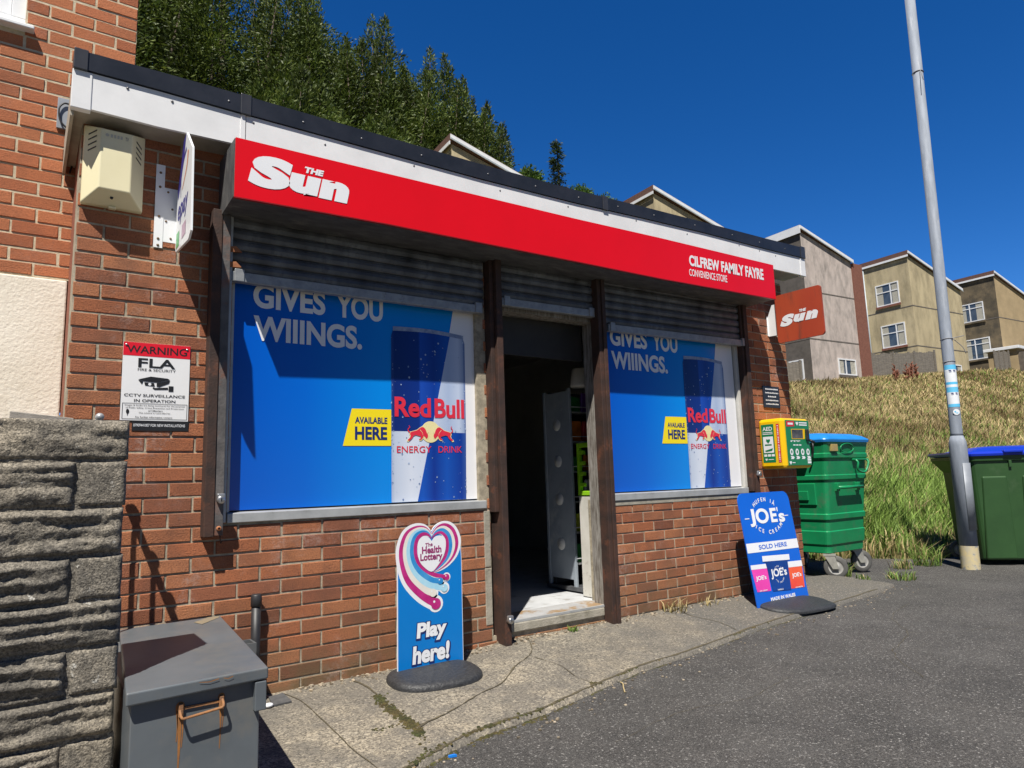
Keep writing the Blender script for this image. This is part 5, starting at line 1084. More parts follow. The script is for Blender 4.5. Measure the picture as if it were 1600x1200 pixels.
# side (left) panel
xf = lambda z: B0[0] + (B1[0] - B0[0]) * (z - .25) / 1.2
def spanel(y0, y1, z0, z1, d):
    q = MB(); q.hexa([(xf(z0) - d, y0, z0), (xf(z0) + .02, y0, z0), (xf(z0) + .02, y1, z0), (xf(z0) - d, y1, z0), (xf(z1) - d, y0, z1), (xf(z1) + .02, y0, z1), (xf(z1) + .02, y1, z1), (xf(z1) - d, y1, z1)], .006); return q.build('moulded_panel', m_bg, T)
spanel(-.30, .30, .76, .99, .014); spanel(-.22, .05, .81, .91, .028)
mb = MB(); mb.tube(smooth_pts([(xf(1.4) - .02, -.34, 1.43), (xf(1.4) - .05, -.36, 1.38), (xf(1.3) - .04, -.34, 1.30), (xf(1.3) - .05, -.32, 1.26)], 4), .011, 8); mb.build('lid_strap', m_black, T)
mb = MB(); mb.box(xf(1.3) - .06, xf(1.3), -.26, .2, 1.21, 1.25, .006); mb.build('side_grip', m_bg, T)
mb = MB(); mb.box(.42, .56, -.30, -.22, 1.33, 1.385, .006); mb.build('lifting_trunnion', M('pale green plastic', (.08, .3, .18), (.07, .26, .16), 5, .5), T)
m_tyre = M('grey tyre rubber', (.11, .108, .10), (.08, .078, .075), 12, .8); m_hub = M('wheel hub', (.42, .41, .38), (.34, .33, .31), 20, .5, metal=.2); m_fork = M('castor fork zinc', (.40, .39, .34), (.30, .29, .26), 15, .5, metal=.4)
def castor(T, x, y, ang, r=.105):
    f = MB(); d = Vector((math.cos(ang), math.sin(ang), 0)); n = Vector((-d.y, d.x, 0)); c = Vector((x, y, r)) + d * .05
    for s in (-1, 1):
        P = [Vector((x, y, .235)) + d * -.05 + n * .032 * s, Vector((x, y, .235)) + d * .05 + n * .032 * s, c + d * .03 + n * .036 * s + Vector((0, 0, -.015)), c - d * .03 + n * .036 * s + Vector((0, 0, -.015))]
        f.prism([p[:] for p in P], 0, n * .005 * s)
    f.prism([(Vector((x, y, .233)) + d * a + n * b)[:] for a, b in ((-.06, -.04), (.06, -.04), (.06, .04), (-.06, .04))], 0, (0, 0, .02))
    fk = f.build('castor', m_fork, T)
    for nm, m, prof in (('tyre', m_tyre, [(r * .62, -.022), (r * .93, -.024), (r, -.016), (r, .016), (r * .93, .024), (r * .62, .022)]), ('hub', m_hub, [(0, -.026), (r * .25, -.026), (r * .28, -.018), (r * .6, -.016), (r * .64, -.02), (r * .64, .02), (r * .6, .016), (r * .28, .018), (r * .25, .026), (0, .026)])):
        w = MB(); w.lathe(prof, (0, 0, 0), 24, 'x'); w.v = [(c + n * v[0] + d * v[1] + Vector((0, 0, v[2])))[:] for v in w.v]
        o = w.build(nm, m, T); o.parent = fk; o.location = o.location - fk.location
for x, y, a in ((-.34, -.36, R(-58)), (.30, -.30, R(330)), (-.30, .34, R(170)), (.30, .34, R(20))): castor(T, x, y, a, .118)

# ================================================================== DARK GREEN BIN WITH DEEP BLUE LID
m_b2 = M('dark green bin plastic', (.032, .085, .026), (.026, .070, .022), 2.5, .42, dirt=(.06, .11, .05), dscale=4, dlo=.6, dhi=.8); m_bl2 = M('deep blue lid plastic', (.008, .035, .46), (.007, .03, .40), 3, .3)
T = thing('communal_bin', 'large dark green communal bin with deep blue lid behind the lamp column', 'bin', (8.12, -.34, 0), R(-46), local=True)
mb = MB(); L_, D_ = 1.36, .74; rs = []
for z, o in ((.05, -.02), (.07, 0), (.5, .02), (1.0, .045), (1.17, .055), (1.18, .075), (1.235, .085)): rs.append(ring(-o, L_ + o, -o, D_ + o, z, .07))
loft(mb, rs); mb.build('body', m_b2, T)
mb = MB(); rs = []
for z, o in ((1.236, .10), (1.26, .105), (1.285, .08), (1.33, -.10), (1.35, -.25)): rs.append(ring(-o, L_ + o, -o, D_ + o, z, .08))
loft(mb, rs); ld = mb.build('lid', m_bl2, T)
mb = MB(); mb.prism([(-.05, -.06, 1.22), (-.20, .02, 1.245), (-.22, .04, 1.27), (-.20, .06, 1.29), (-.06, -.05, 1.292)], 0, (.0, .66, 0)); mb.build('lid_lip', m_bl2, T)
mb = MB(); mb.prism([(-.02, 0, 1.02), (-.18, 0, 1.2), (-.18, 0, 1.235), (-.02, 0, 1.235)], 0, (0, .72, 0)); mb.build('end_flange', m_b2, T)
for x0, x1, z0, z1 in ((.02, .34, .06, 1.0), (.44, .92, .06, 1.0), (1.02, 1.34, .06, 1.0)):
    q = MB(); q.hexa([(x0, -.022, z0), (x1, -.022, z0), (x1, .05, z0), (x0, .05, z0), (x0 + .03, -.064, z1), (x1 - .03, -.064, z1), (x1 - .03, .05, z1), (x0 + .03, .05, z1)], .02); q.build('moulded_rib', m_b2, T)
for x0 in (.28, .86):
    q = MB(); q.box(x0, x0 + .2, -.128, -.06, 1.262, 1.296, .01); q.build('lid_grip', m_bl2, T)
q = MB(); q.box(.34, .37, -.075, -.05, 1.10, 1.18, .004); q.build('lock_tab', m_b2, T)
for x, y, a in ((.06, .68, R(180)), (1.28, .68, R(0))): castor(T, x, y, a)

# ================================================================== TERRACED HOUSES ON THE BANK
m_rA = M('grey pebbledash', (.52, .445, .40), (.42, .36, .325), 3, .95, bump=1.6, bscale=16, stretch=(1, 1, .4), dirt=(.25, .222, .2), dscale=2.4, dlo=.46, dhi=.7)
m_rA2 = M('shade toned grey pebbledash', (.12, .105, .092), (.085, .075, .066), 3, .95, bump=1.6, bscale=16)  # darker copy of the grey pebbledash: front wall's shade put into the colour
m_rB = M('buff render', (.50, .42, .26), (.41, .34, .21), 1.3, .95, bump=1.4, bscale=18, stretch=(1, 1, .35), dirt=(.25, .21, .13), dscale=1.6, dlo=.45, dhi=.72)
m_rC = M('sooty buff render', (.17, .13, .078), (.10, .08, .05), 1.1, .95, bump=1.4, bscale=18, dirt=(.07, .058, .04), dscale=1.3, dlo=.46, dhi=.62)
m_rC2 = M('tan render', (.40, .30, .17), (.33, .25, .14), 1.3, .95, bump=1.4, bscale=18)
m_tile = M('brown roof tile', (.10, .05, .038), (.15, .075, .055), 12, .85); m_bri3 = M('brown brick band', (.16, .06, .04), (.22, .09, .06), 14, .9)
m_barge = M('white barge board', (.78, .79, .80), (.70, .71, .72), 3, .4); m_curt = M('net curtain', (.50, .48, .40), (.30, .29, .25), 9, .9, stretch=(1, 8, 1))
def hwin(T, face, a0, a1, z0, z1, bars=(.5,), top=None, openp=None, sill=m_bri3):
    """window on the front (face 'x', plane x=0, spans y) or side (face 'y', plane y=0, spans x)"""
    def bx(q, p0, p1, d0, d1, zz0, zz1):
        if face == 'x': q.box(d0, d1, p0, p1, zz0, zz1)
        else: q.box(p0, p1, d0, d1, zz0, zz1)
    f = MB(); w = .07
    bx(f, a0, a1, -.05, .03, z0, z0 + w); bx(f, a0, a1, -.05, .03, z1 - w, z1); bx(f, a0, a0 + w, -.05, .03, z0 + w, z1 - w); bx(f, a1 - w, a1, -.05, .03, z0 + w, z1 - w)
    for b in bars: c = a0 + (a1 - a0) * b; bx(f, c - .035, c + .035, -.045, .03, z0 + w, z1 - w)
    if top: c = z0 + (z1 - z0) * top; bx(f, a0 + w, a1 - w, -.044, .028, c - .03, c + .03)
    fr = f.build('window', m_barge, T)
    g = MB(); bx(g, a0 + w, a1 - w, -.012, .0, z0 + w, z1 - w); q = g.build('pane', m_glass, T); q.parent = fr; q.location = q.location - fr.location
    cw = (a1 - a0) * .26
    for c0_, c1_ in ((a0 + w + .005, a0 + w + cw), (a1 - w - cw, a1 - w - .005)):
        if a1 - a0 > 1: g = MB(); bx(g, c0_, c1_, -.016, -.0125, z0 + w + .01, z1 - w - .01); q = g.build('curtain', m_curt, T); q.parent = fr; q.location = q.location - fr.location
    g = MB(); bx(g, a0 - .06, a1 + .06, -.10, -.051, z0 - .14, z0 - .002); q = g.build('sill', sill, T); q.parent = fr; q.location = q.location - fr.location
    return fr
m_verge = M('grey verge trim', (.40, .44, .46), (.34, .38, .40), 3, .4)
def house(name, label, px, py, zt, zg, wx, wy, slope, mats, rot, wins=(), step=None, band=None, steps_wx=None, left_barge=False):
    T = thing(name, label, 'house', (px, py, zg), rot, 'stepped houses along the top of the bank', local=True)
    h = zt - zg; mf, ms = mats
    zb = lambda x: h - slope * x
    mb = MB(); mb.mi = 0
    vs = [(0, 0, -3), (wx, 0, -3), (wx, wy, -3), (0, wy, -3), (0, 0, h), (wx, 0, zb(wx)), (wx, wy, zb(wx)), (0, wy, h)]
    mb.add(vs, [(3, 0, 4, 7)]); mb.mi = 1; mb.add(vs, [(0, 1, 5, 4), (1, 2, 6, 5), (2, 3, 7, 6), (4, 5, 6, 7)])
    if step:
        sx, sy, hh = step; mb.mi = 0; mb.box(sx, wx, wy + .002, wy + sy, -3, hh)
    mb.build('wall', [mf, ms], T)
    mb = MB(); e = .10
    mb.hexa([(-e, -e, h + .05), (wx + e, -e, zb(wx + e) + .05), (wx + e, wy + e, zb(wx + e) + .05), (-e, wy + e, h + .05), (-e, -e, h + .34), (wx + e, -e, zb(wx + e) + .2), (wx + e, wy + e, zb(wx + e) + .2), (-e, wy + e, h + .34)])
    rf = mb.build('roof', m_tile, T)
    mb = MB(); mb.hexa([(-e, -e - .04, h + .12), (wx + e, -e - .04, zb(wx + e) - .06), (wx + e, -e - .002, zb(wx + e) - .06), (-e, -e - .002, h + .12), (-e, -e - .04, h + .30), (wx + e, -e - .04, zb(wx + e) + .15), (wx + e, -e - .002, zb(wx + e) + .15), (-e, -e - .002, h + .30)])
    q = mb.build('barge_board', m_barge, T); q.parent = rf; q.location = q.location - rf.location
    mb = MB(); mb.hexa([(-e, -e - .06, h + .10), (wx + e, -e - .06, zb(wx + e) - .08), (wx + e, -e - .042, zb(wx + e) - .08), (-e, -e - .042, h + .10), (-e, -e - .06, h + .16), (wx + e, -e - .06, zb(wx + e) - .02), (wx + e, -e - .042, zb(wx + e) - .02), (-e, -e - .042, h + .16)])
    q = mb.build('verge_trim', m_verge, T); q.parent = rf; q.location = q.location - rf.location
    mb = MB(); mb.box(-e - .035, -e - .002, -e, wy + e, h - .08 if not left_barge else h - .12, h + .05 if not left_barge else h + .32); q = mb.build('fascia', m_barge, T); q.parent = rf; q.location = q.location - rf.location
    if step:
        sx, sy, hh = step; mb = MB(); mb.box(sx - .15, wx, wy + e + .01, wy + sy + .2, hh, hh + .14); q = mb.build('lower_roof', m_tile, T); q.parent = rf; q.location = q.location - rf.location
        mb = MB(); mb.box(sx - .19, sx - .152, wy + e + .01, wy + sy + .2, hh - .10, hh + .16); q = mb.build('lower_fascia', m_barge, T); q.parent = rf; q.location = q.location - rf.location
    mb = MB()
    for zz in (h - 3.3, h - 5.9): mb = MB(); mb.box(-.012, .0, -.012, wy, zz, zz + .06); mb.box(0, wx, -.012, 0, zz, zz + .06); mb.build('string_course', M('drip band', (.10, .09, .08), (.16, .14, .12), 4, .9), T)
    if band: mb = MB(); mb.box(wx + .002, wx + band, -.06, wy * .8, -3, zb(wx) - .05); mb.build('brick_pier', m_bri3, T)
    dp = MB(); dp.tube([(-.06, wy * .97, h - .1), (-.06, wy * .97, -2)], .045, 6); dp.build('downpipe', m_verge, T)
    for w in wins: hwin(T, *w[0], **w[1])
    return T
GR = R(-5)
# left to right; only the gable tops of the first two show above the shop roof
house('terraced_house', 'buff gable top above the left half of the shop roof, before the trees', 10.9, 16, 13.05, 3.0, 5.2, 3.0, .30, (m_rB, m_rB), GR, [(('x', .75, 2.2, 6.9, 8.2), dict(bars=(.36,), top=.62)), (('x', .75, 2.2, 4.2, 5.5), dict(bars=(.36,), top=.62)), (('y', 3.0, 4.4, 3.2, 4.3), dict(bars=(.5,)))])
house('terraced_house', 'buff gable top showing above the right half of the shop roof', 21.25, 16, 13.55, 4.6, 5.8, 3.2, .27, (m_rB, m_rB), GR, [(('x', .75, 2.2, 5.8, 7.1), dict(bars=(.36,), top=.62)), (('x', .75, 2.2, 3.1, 4.4), dict(bars=(.36,), top=.62)), (('y', 3.0, 4.4, 1.6, 2.7), dict(bars=(.5,)))])
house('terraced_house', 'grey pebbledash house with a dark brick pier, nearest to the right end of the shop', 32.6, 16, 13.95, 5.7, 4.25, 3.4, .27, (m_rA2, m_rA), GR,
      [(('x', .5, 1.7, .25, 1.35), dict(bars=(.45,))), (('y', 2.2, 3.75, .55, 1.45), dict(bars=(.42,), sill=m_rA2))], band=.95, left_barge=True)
house('terraced_house', 'buff rendered house with an open upper window, left of the lamp column', 44.7, 16, 14.65, 7.2, 6.0, 3.1, .27, (m_rB, m_rB), GR,
      [(('x', .75, 2.3, 4.55, 6.0), dict(bars=(.36,), top=.62)), (('x', .62, 2.2, 1.75, 3.25), dict(bars=(.36,), top=.62)), (('x', 3.45, 4.0, 4.6, 5.9), dict(bars=())), (('x', 3.5, 4.05, 1.9, 3.1), dict(bars=())), (('y', 3.3, 4.9, -.7, .6), dict(bars=(.5,)))], step=(.9, 3.0, 6.45))
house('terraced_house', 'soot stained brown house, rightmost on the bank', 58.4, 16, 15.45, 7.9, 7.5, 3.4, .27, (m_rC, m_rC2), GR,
      [(('x', .95, 2.75, 4.3, 5.75), dict(bars=(.55,), top=.72, sill=m_rC)), (('x', .8, 2.7, 1.35, 2.95), dict(bars=(.55,), top=.72, sill=m_rC))], step=(.6, 4.0, 6.9))
# open casement, low porch, satellite dish
T = thing('satellite_dish', 'grey satellite dish on the wall of the buff house', 'dish', (45.2, 19.3, 8.8))
mb = MB(); mb.lathe([(0, .10), (.18, .07), (.34, .0)], (45.0, 19.0, 8.75), 20, 'x'); mb.build('reflector', M('dish grey', (.22, .22, .23), (.18, .18, .19), 5, .6), T)
mb = MB(); mb.tube([(45.1, 19.0, 8.75), (45.5, 19.1, 8.35), (45.55, 19.15, 7.8)], .03, 6); mb.build('arm', m_black, T)
T = thing('lean_to_porch', 'low flat roofed porch in front of the soot stained house', 'porch', (56.6, 15.2, 7.8))
mb = MB(); mb.box(55.4, 58.9, 14.2, 16.0, 5.5, 9.2); mb.build('wall', m_rC2, T)
mb = MB(); mb.box(55.2, 59.1, 14.0, 16.2, 9.201, 9.42, .02); mb.build('roof', m_barge, T)
m_fen = M('weathered fence board', (.21, .185, .155), (.14, .125, .105), 3, .95, stretch=(1, 1, 6), dirt=(.09, .08, .07), dscale=5)
def boards(T, A, B, z0a, z0b, h, n, hor=False):
    mb = MB()
    if hor:
        for k in range(n): f0 = h * k / n; mb.hexa([(A[0], A[1], z0a + f0), (B[0], B[1], z0b + f0), (B[0], B[1] + .04, z0b + f0), (A[0], A[1] + .04, z0a + f0), (A[0], A[1], z0a + f0 + h / n - .04), (B[0], B[1], z0b + f0 + h / n - .04), (B[0], B[1] + .04, z0b + f0 + h / n - .04), (A[0], A[1] + .04, z0a + f0 + h / n - .04)])
    else:
        for k in range(n):
            a, b = k / n, (k + .9) / n; l = lambda t: (A[0] + (B[0] - A[0]) * t, A[1] + (B[1] - A[1]) * t); (x0, y0), (x1, y1) = l(a), l(b); za = z0a + (z0b - z0a) * a; hh = h * (1 + .04 * rng.uniform(-1, 1))
            mb.hexa([(x0, y0, za), (x1, y1, za), (x1, y1 + .04, za), (x0, y0 + .04, za), (x0, y0, za + hh), (x1, y1, za + hh), (x1, y1 + .04, za + hh), (x0, y0 + .04, za + hh)])
    mb.build('boarding', m_fen, T)
    for k in range(4):
        t = k / 3; x, y, z = A[0] + (B[0] - A[0]) * t, A[1] + (B[1] - A[1]) * t, z0a + (z0b - z0a) * t; q = MB(); q.box(x - .06, x + .06, y - .08, y - .01, z - .5, z + h + .08); q.build('post', m_fen, T)
T = thing('timber_fence', 'long grey timber fence below the buff house', 'fence', (40, 15.3, 6.6)); boards(T, (37.9, 15.6), (44.4, 15.0), 6.35, 6.95, 1.25, 26)
T = thing('timber_fence', 'short grey board fence just right of the lamp column', 'fence', (53, 15, 7.6)); boards(T, (52.4, 14.6), (54.9, 14.6), 7.3, 7.5, 1.5, 12)
T = thing('timber_fence', 'dark timber fence in the gap below the grey pebbledash house', 'fence', (31, 16.3, 5.8)); boards(T, (29.6, 17.6), (32.4, 16.6), 5.4, 5.6, 1.3, 14)
T = thing('garden_wall', 'dark low stone garden wall on the bank top at the right edge', 'wall', (60, 14.5, 8.2))
mb = MB(); mb.hexa([(55.5, 13.9, 7.2), (70, 13.6, 8.4), (70, 14.1, 8.4), (55.5, 14.4, 7.2), (55.5, 13.9, 8.95), (70, 13.6, 10.1), (70, 14.1, 10.1), (55.5, 14.4, 8.95)]); mb.build('masonry', M('dark stone wall', (.085, .072, .06), (.15, .125, .10), 2.5, .95, bump=2, bscale=5), T)
T = thing('street_lamp', 'thin distant street lamp leaning in front of the soot stained house', 'lamp post', (56, 12.2, 7))
mb = MB(); mb.tube([(58.6, 13.0, 7.6), (57.4, 13.2, 11.2), (56.85, 13.3, 12.85)], [.10, .08, .06], 10); mb.build('column', m_pole, T)
mb = MB(); mb.hexa([(56.9, 13.0, 12.85), (58.1, 12.8, 12.95), (58.1, 13.1, 12.95), (56.9, 13.4, 12.85), (56.9, 13.0, 13.0), (58.0, 12.8, 13.12), (58.0, 13.1, 13.12), (56.9, 13.4, 13.0)], .03); mb.build('lantern', m_barge, T)

# ================================================================== VEGETATION
def big_mesh(name, V, F, m, parent=None, cols=None, base=None, label=None, cat=None, group=None, kind=None):
    me = bpy.data.meshes.new(name); V = np.asarray(V, np.float32); off = np.zeros(3) if base is None else np.array(base)
    nq = len(F); sizes = np.array([len(f) for f in F]) if isinstance(F, list) else np.full(nq, F.shape[1])
    idx = np.concatenate([np.asarray(f) for f in F]) if isinstance(F, list) else F.ravel()
    me.vertices.add(len(V)); me.vertices.foreach_set('co', (V - off).astype(np.float32).ravel())
    me.loops.add(len(idx)); me.loops.foreach_set('vertex_index', idx.astype(np.int32))
    me.polygons.add(nq); st = np.concatenate([[0], np.cumsum(sizes)[:-1]]); me.polygons.foreach_set('loop_start', st.astype(np.int32)); me.polygons.foreach_set('loop_total', sizes.astype(np.int32))
    if cols is not None:
        a = me.color_attributes.new('tint', 'FLOAT_COLOR', 'POINT'); a.data.foreach_set('color', np.concatenate([cols, np.ones((len(cols), 1))], 1).astype(np.float32).ravel())
    me.materials.append(m); me.update(calc_edges=True); me.validate()
    o = bpy.data.objects.new(name, me); COL.objects.link(o)
    if parent is not None: o.parent = parent
    elif base is not None: o.location = base
    return tag(o, label, cat, group, kind)
def leaf_mat(name, c1, c2, c3):
    m = bpy.data.materials.new(name); m.use_nodes = True; nt = m.node_tree; L = nt.links; b = nt.nodes['Principled BSDF']
    b.inputs['Roughness'].default_value = .55; b.inputs['Specular IOR Level'].default_value = .3
    g = _n(nt, 'ShaderNodeNewGeometry'); rp = _n(nt, 'ShaderNodeValToRGB'); L.new(g.outputs['Random Per Island'], rp.inputs[0])
    rp.color_ramp.elements.new(.5)
    for e, (p, c) in zip(rp.color_ramp.elements, ((0, c1), (.55, c2), (1, c3))): e.position = p; e.color = c4(c)
    no = _n(nt, 'ShaderNodeTexNoise'); no.inputs['Scale'].default_value = .55; no.inputs['Detail'].default_value = 4; L.new(g.outputs['Position'], no.inputs['Vector'])
    mr = _n(nt, 'ShaderNodeMapRange'); mr.inputs['From Min'].default_value = .3; mr.inputs['From Max'].default_value = .7; mr.inputs['To Min'].default_value = .5; mr.inputs['To Max'].default_value = 1.5; L.new(no.outputs['Fac'], mr.inputs['Value'])
    hs = _n(nt, 'ShaderNodeHueSaturation'); L.new(rp.outputs[0], hs.inputs['Color']); L.new(mr.outputs[0], hs.inputs['Value']); L.new(hs.outputs[0], b.inputs['Base Color'])
    tr = _n(nt, 'ShaderNodeBsdfTranslucent'); L.new(hs.outputs[0], tr.inputs['Color']); ms = _n(nt, 'ShaderNodeMixShader'); ms.inputs[0].default_value = .22
    L.new(b.outputs[0], ms.inputs[1]); L.new(tr.outputs[0], ms.inputs[2]); L.new(ms.outputs[0], nt.nodes['Material Output'].inputs['Surface']); return m
m_con = leaf_mat('conifer needles', (.036, .062, .010), (.076, .113, .018), (.135, .168, .032))
m_con2 = leaf_mat('spruce needles', (.022, .040, .016), (.035, .058, .022), (.06, .085, .03))
m_dec = leaf_mat('broad leaves', (.04, .085, .012), (.07, .13, .02), (.12, .19, .035))
m_bark = M('bark', (.10, .075, .055), (.06, .045, .035), 6, .95, bump=1.5, bscale=20, stretch=(1, 1, .3))
def leaves(P, D, L_, W_, rs):
    """rhombic sprays at P along D"""
    n = len(P); D = D / np.linalg.norm(D, axis=1, keepdims=True); Rn = rs.normal(size=(n, 3)); S = np.cross(D, Rn); S /= np.linalg.norm(S, axis=1, keepdims=True) + 1e-9
    L_ = L_[:, None]; W_ = W_[:, None]
    V = np.stack([P, P + D * L_ * .45 + S * W_ * .5, P + D * L_, P + D * L_ * .45 - S * W_ * .5], 1).reshape(-1, 3)
    return V, np.arange(4 * n).reshape(n, 4)
def tree(name, label, x, y, zb, H, Rm, mat, n, seed, spires=12, leaf=(.30, .10), kind='spire', group='tall conifers behind the shop'):
    rs = np.random.RandomState(seed); T = thing(name, label, 'tree', (x, y, zb), 0, group)
    t = MB(); lean = rs.uniform(-.3, .3, 2); pts = [(x + lean[0] * k / 5, y + lean[1] * k / 5, zb - .5 + H * .95 * k / 5) for k in range(6)]
    t.tube(pts, [H * .022 * (1 - k / 5.6) for k in range(6)], 8)
    A = []
    for s in range(spires):
        a = rs.uniform(0, 2 * np.pi); r = Rm * (.18 + .72 * rs.uniform() ** .6) if s else 0; top = H * (1 - .17 * (r / Rm) ** 1.8 - rs.uniform(0, .12)) if s else H
        bx, by = x + r * np.cos(a) * 1.0, y + r * np.sin(a); zr = top * rs.uniform(.50, .68) if s else H * .5
        A.append((bx, by, zb + top, max(1.8, top - zr), (.75 + .6 * rs.uniform()) * Rm * .36))
        b0 = Vector((x, y, zb + max(.5, (top - zr) * .35 + .1 * H))); t.tube([b0[:], ((b0.x + bx) / 2, (b0.y + by) / 2, b0.z + (top - zr) * .3), (bx, by, zb + top - .5)], [.09, .07, .015], 6)
    t.build('trunk', m_bark, T)
    Ps, Ds = [], []
    per = n // (spires + 3)
    for bx, by, zt, ln, rad in A:
        u = rs.uniform(0, 1, per) ** .8; a = rs.uniform(0, 2 * np.pi, per); lob = 1 + .35 * np.sin(a * 3 + u * 17 + seed) + .25 * np.sin(a * 5 - u * 29)
        rr = rad * (u ** .75) * (.35 + .65 * rs.uniform(0, 1, per) ** .45) * lob
        P = np.stack([bx + rr * np.cos(a), by + rr * np.sin(a), zt - u * ln + .25 * rs.normal(size=per) * (.3 + u)], 1)
        D = np.stack([np.cos(a) * (.35 + u), np.sin(a) * (.35 + u), 1.0 - u * 1.1 + .4 * rs.normal(size=per)], 1) + .4 * rs.normal(size=(per, 3)); Ps.append(P); Ds.append(D)
    m_ = 3 * per; u = rs.uniform(0, 1, m_); a = rs.uniform(0, 2 * np.pi, m_); lob = 1 + .22 * np.sin(a * 4 + u * 23 + seed) + .2 * np.sin(a * 7 - u * 41)
    rr = Rm * np.clip(u * 2.6, 0, 1) ** .6 * np.clip(1.15 - u * .25, 0, 1) * (.5 + .5 * rs.uniform(0, 1, m_) ** .5) * lob
    P = np.stack([x + rr * np.cos(a), y + rr * np.sin(a), zb + H * (.93 - .88 * u)], 1); D = np.stack([np.cos(a), np.sin(a), .3 + .5 * rs.normal(size=m_)], 1) + .3 * rs.normal(size=(m_, 3)); Ps.append(P); Ds.append(D)
    P = np.concatenate(Ps); D = np.concatenate(Ds); k = len(P)
    V, F = leaves(P, D, leaf[0] * rs.uniform(.5, 1.3, k), leaf[1] * rs.uniform(.6, 1.4, k), rs)
    big_mesh('crown', V, F, mat, T, base=(x, y, zb)); return T
ZB = 4.5
LF = (.20, .058)
tree('conifer_tree', 'conifer filling the gap behind the third and fourth tall conifers', 10.4, 26.5, ZB, 18.6, 3.4, m_con, 50000, 31, 18, LF)
tree('conifer_tree', 'conifer filling the gap behind the fourth and fifth tall conifers', 13.9, 26.8, ZB, 18.2, 3.3, m_con, 50000, 32, 18, LF)
tree('conifer_tree', 'dense tall conifer next to the brick house edge, leftmost of the row', .8, 24, ZB, 21, 4.2, m_con, 80600, 1, 18, LF)
tree('conifer_tree', 'second tall conifer from the brick house, bulkiest of the row', 5.0, 25, ZB, 22, 4.3, m_con, 93000, 2, 20, LF)
tree('conifer_tree', 'third tall conifer from the brick house, standing right of the bulkiest one', 8.9, 24.5, ZB, 19.0, 3.8, m_con, 68200, 3, 18, LF)
tree('conifer_tree', 'fourth tall conifer from the brick house, with a pointed top against the sky', 11.9, 25, ZB, 19.4, 3.7, m_con, 71300, 4, 18, LF)
tree('conifer_tree', 'fifth tall conifer from the brick house, just left of the first gable', 14.8, 24.5, ZB, 18.5, 3.3, m_con, 65100, 5, 18, LF)
tree('conifer_tree', 'rightmost and lowest conifer of the row, directly behind the first gable', 17.0, 24, ZB, 16.2, 2.6, m_con, 49600, 6, 16, LF)
tree('conifer_tree', 'shorter conifer in front of the bulkiest one, rising just over the shop roof', 6.6, 21, ZB, 13.2, 3.2, m_con, 52700, 7, 14, LF)
tree('conifer_tree', 'shorter conifer in front of the pointed one, rising just over the shop roof', 11.0, 21.5, ZB, 12.4, 3.0, m_con, 49600, 8, 14, LF)
def spruce(label, x, y, zb, H, Rm, n, seed):
    rs = np.random.RandomState(seed); T = thing('spruce_tree', label, 'tree', (x, y, zb))
    t = MB(); t.tube([(x, y, zb - 1), (x + .2, y, zb + H * .6), (x + .1, y, zb + H)], [.4, .2, .03], 8); t.build('trunk', m_bark, T)
    Ps, Ds = [], []
    for w in range(24):
        f = w / 24; zc = zb + H * (.45 + .55 * f); L_ = Rm * (1 - f) ** .8 * rs.uniform(.45, 1.15)
        for q in range(5):
            a = rs.uniform(0, 2 * np.pi); ln = L_ * rs.uniform(.4, 1.1) + .25; m_ = n // 170
            s = rs.uniform(.1, 1, m_); P = np.stack([x + np.cos(a) * ln * s + .12 * rs.normal(size=m_), y + np.sin(a) * ln * s + .12 * rs.normal(size=m_), zc - ln * .25 * s + .12 * rs.normal(size=m_)], 1)
            D = np.stack([np.cos(a) + .5 * rs.normal(size=m_), np.sin(a) + .5 * rs.normal(size=m_), -.15 + .4 * rs.normal(size=m_)], 1); Ps.append(P); Ds.append(D)
    P = np.concatenate(Ps); D = np.concatenate(Ds); k = len(P); V, F = leaves(P, D, rs.uniform(.2, .45, k), rs.uniform(.07, .15, k), rs); big_mesh('crown', V, F, m_con2, T, base=(x, y, zb))
spruce('thin dark spruce standing alone against the sky between the two gables', 40.15, 45, 14, 20.3, 2.0, 5200, 21)
for i, (x, z, r) in enumerate([(36.6, 29.6, 1.5), (42.6, 29.2, 1.6), (45.6, 28.9, 1.7)]):
    lab = ['leafy treetop just right of the first gable', 'leafy treetop at the foot of the lone spruce', 'small leafy treetop just left of the second gable'][i]
    rs = np.random.RandomState(40 + i); T = thing('broadleaf_tree', lab, 'tree', (x, 45, 14), 0, 'distant treetops over the shop roof')
    t = MB(); t.tube([(x, 45, 13), (x + .2, 45, z - .5)], [.3, .08], 7); t.build('trunk', m_bark, T)
    k = 3500; g = rs.normal(size=(k, 3)); g /= np.linalg.norm(g, axis=1, keepdims=True); q = (1 + .3 * np.sin(g[:, 0] * 7) * np.sin(g[:, 2] * 6 + i))[:, None] * rs.uniform(.4, 1, (k, 1))
    P = np.array([x, 45, z - .6]) + g * q * np.array([r, r, 1.2]); V, F = leaves(P, g + .6 * rs.normal(size=(k, 3)), rs.uniform(.15, .35, k), rs.uniform(.08, .18, k), rs); big_mesh('crown', V, F, m_dec, T, base=(x, 45, 14))

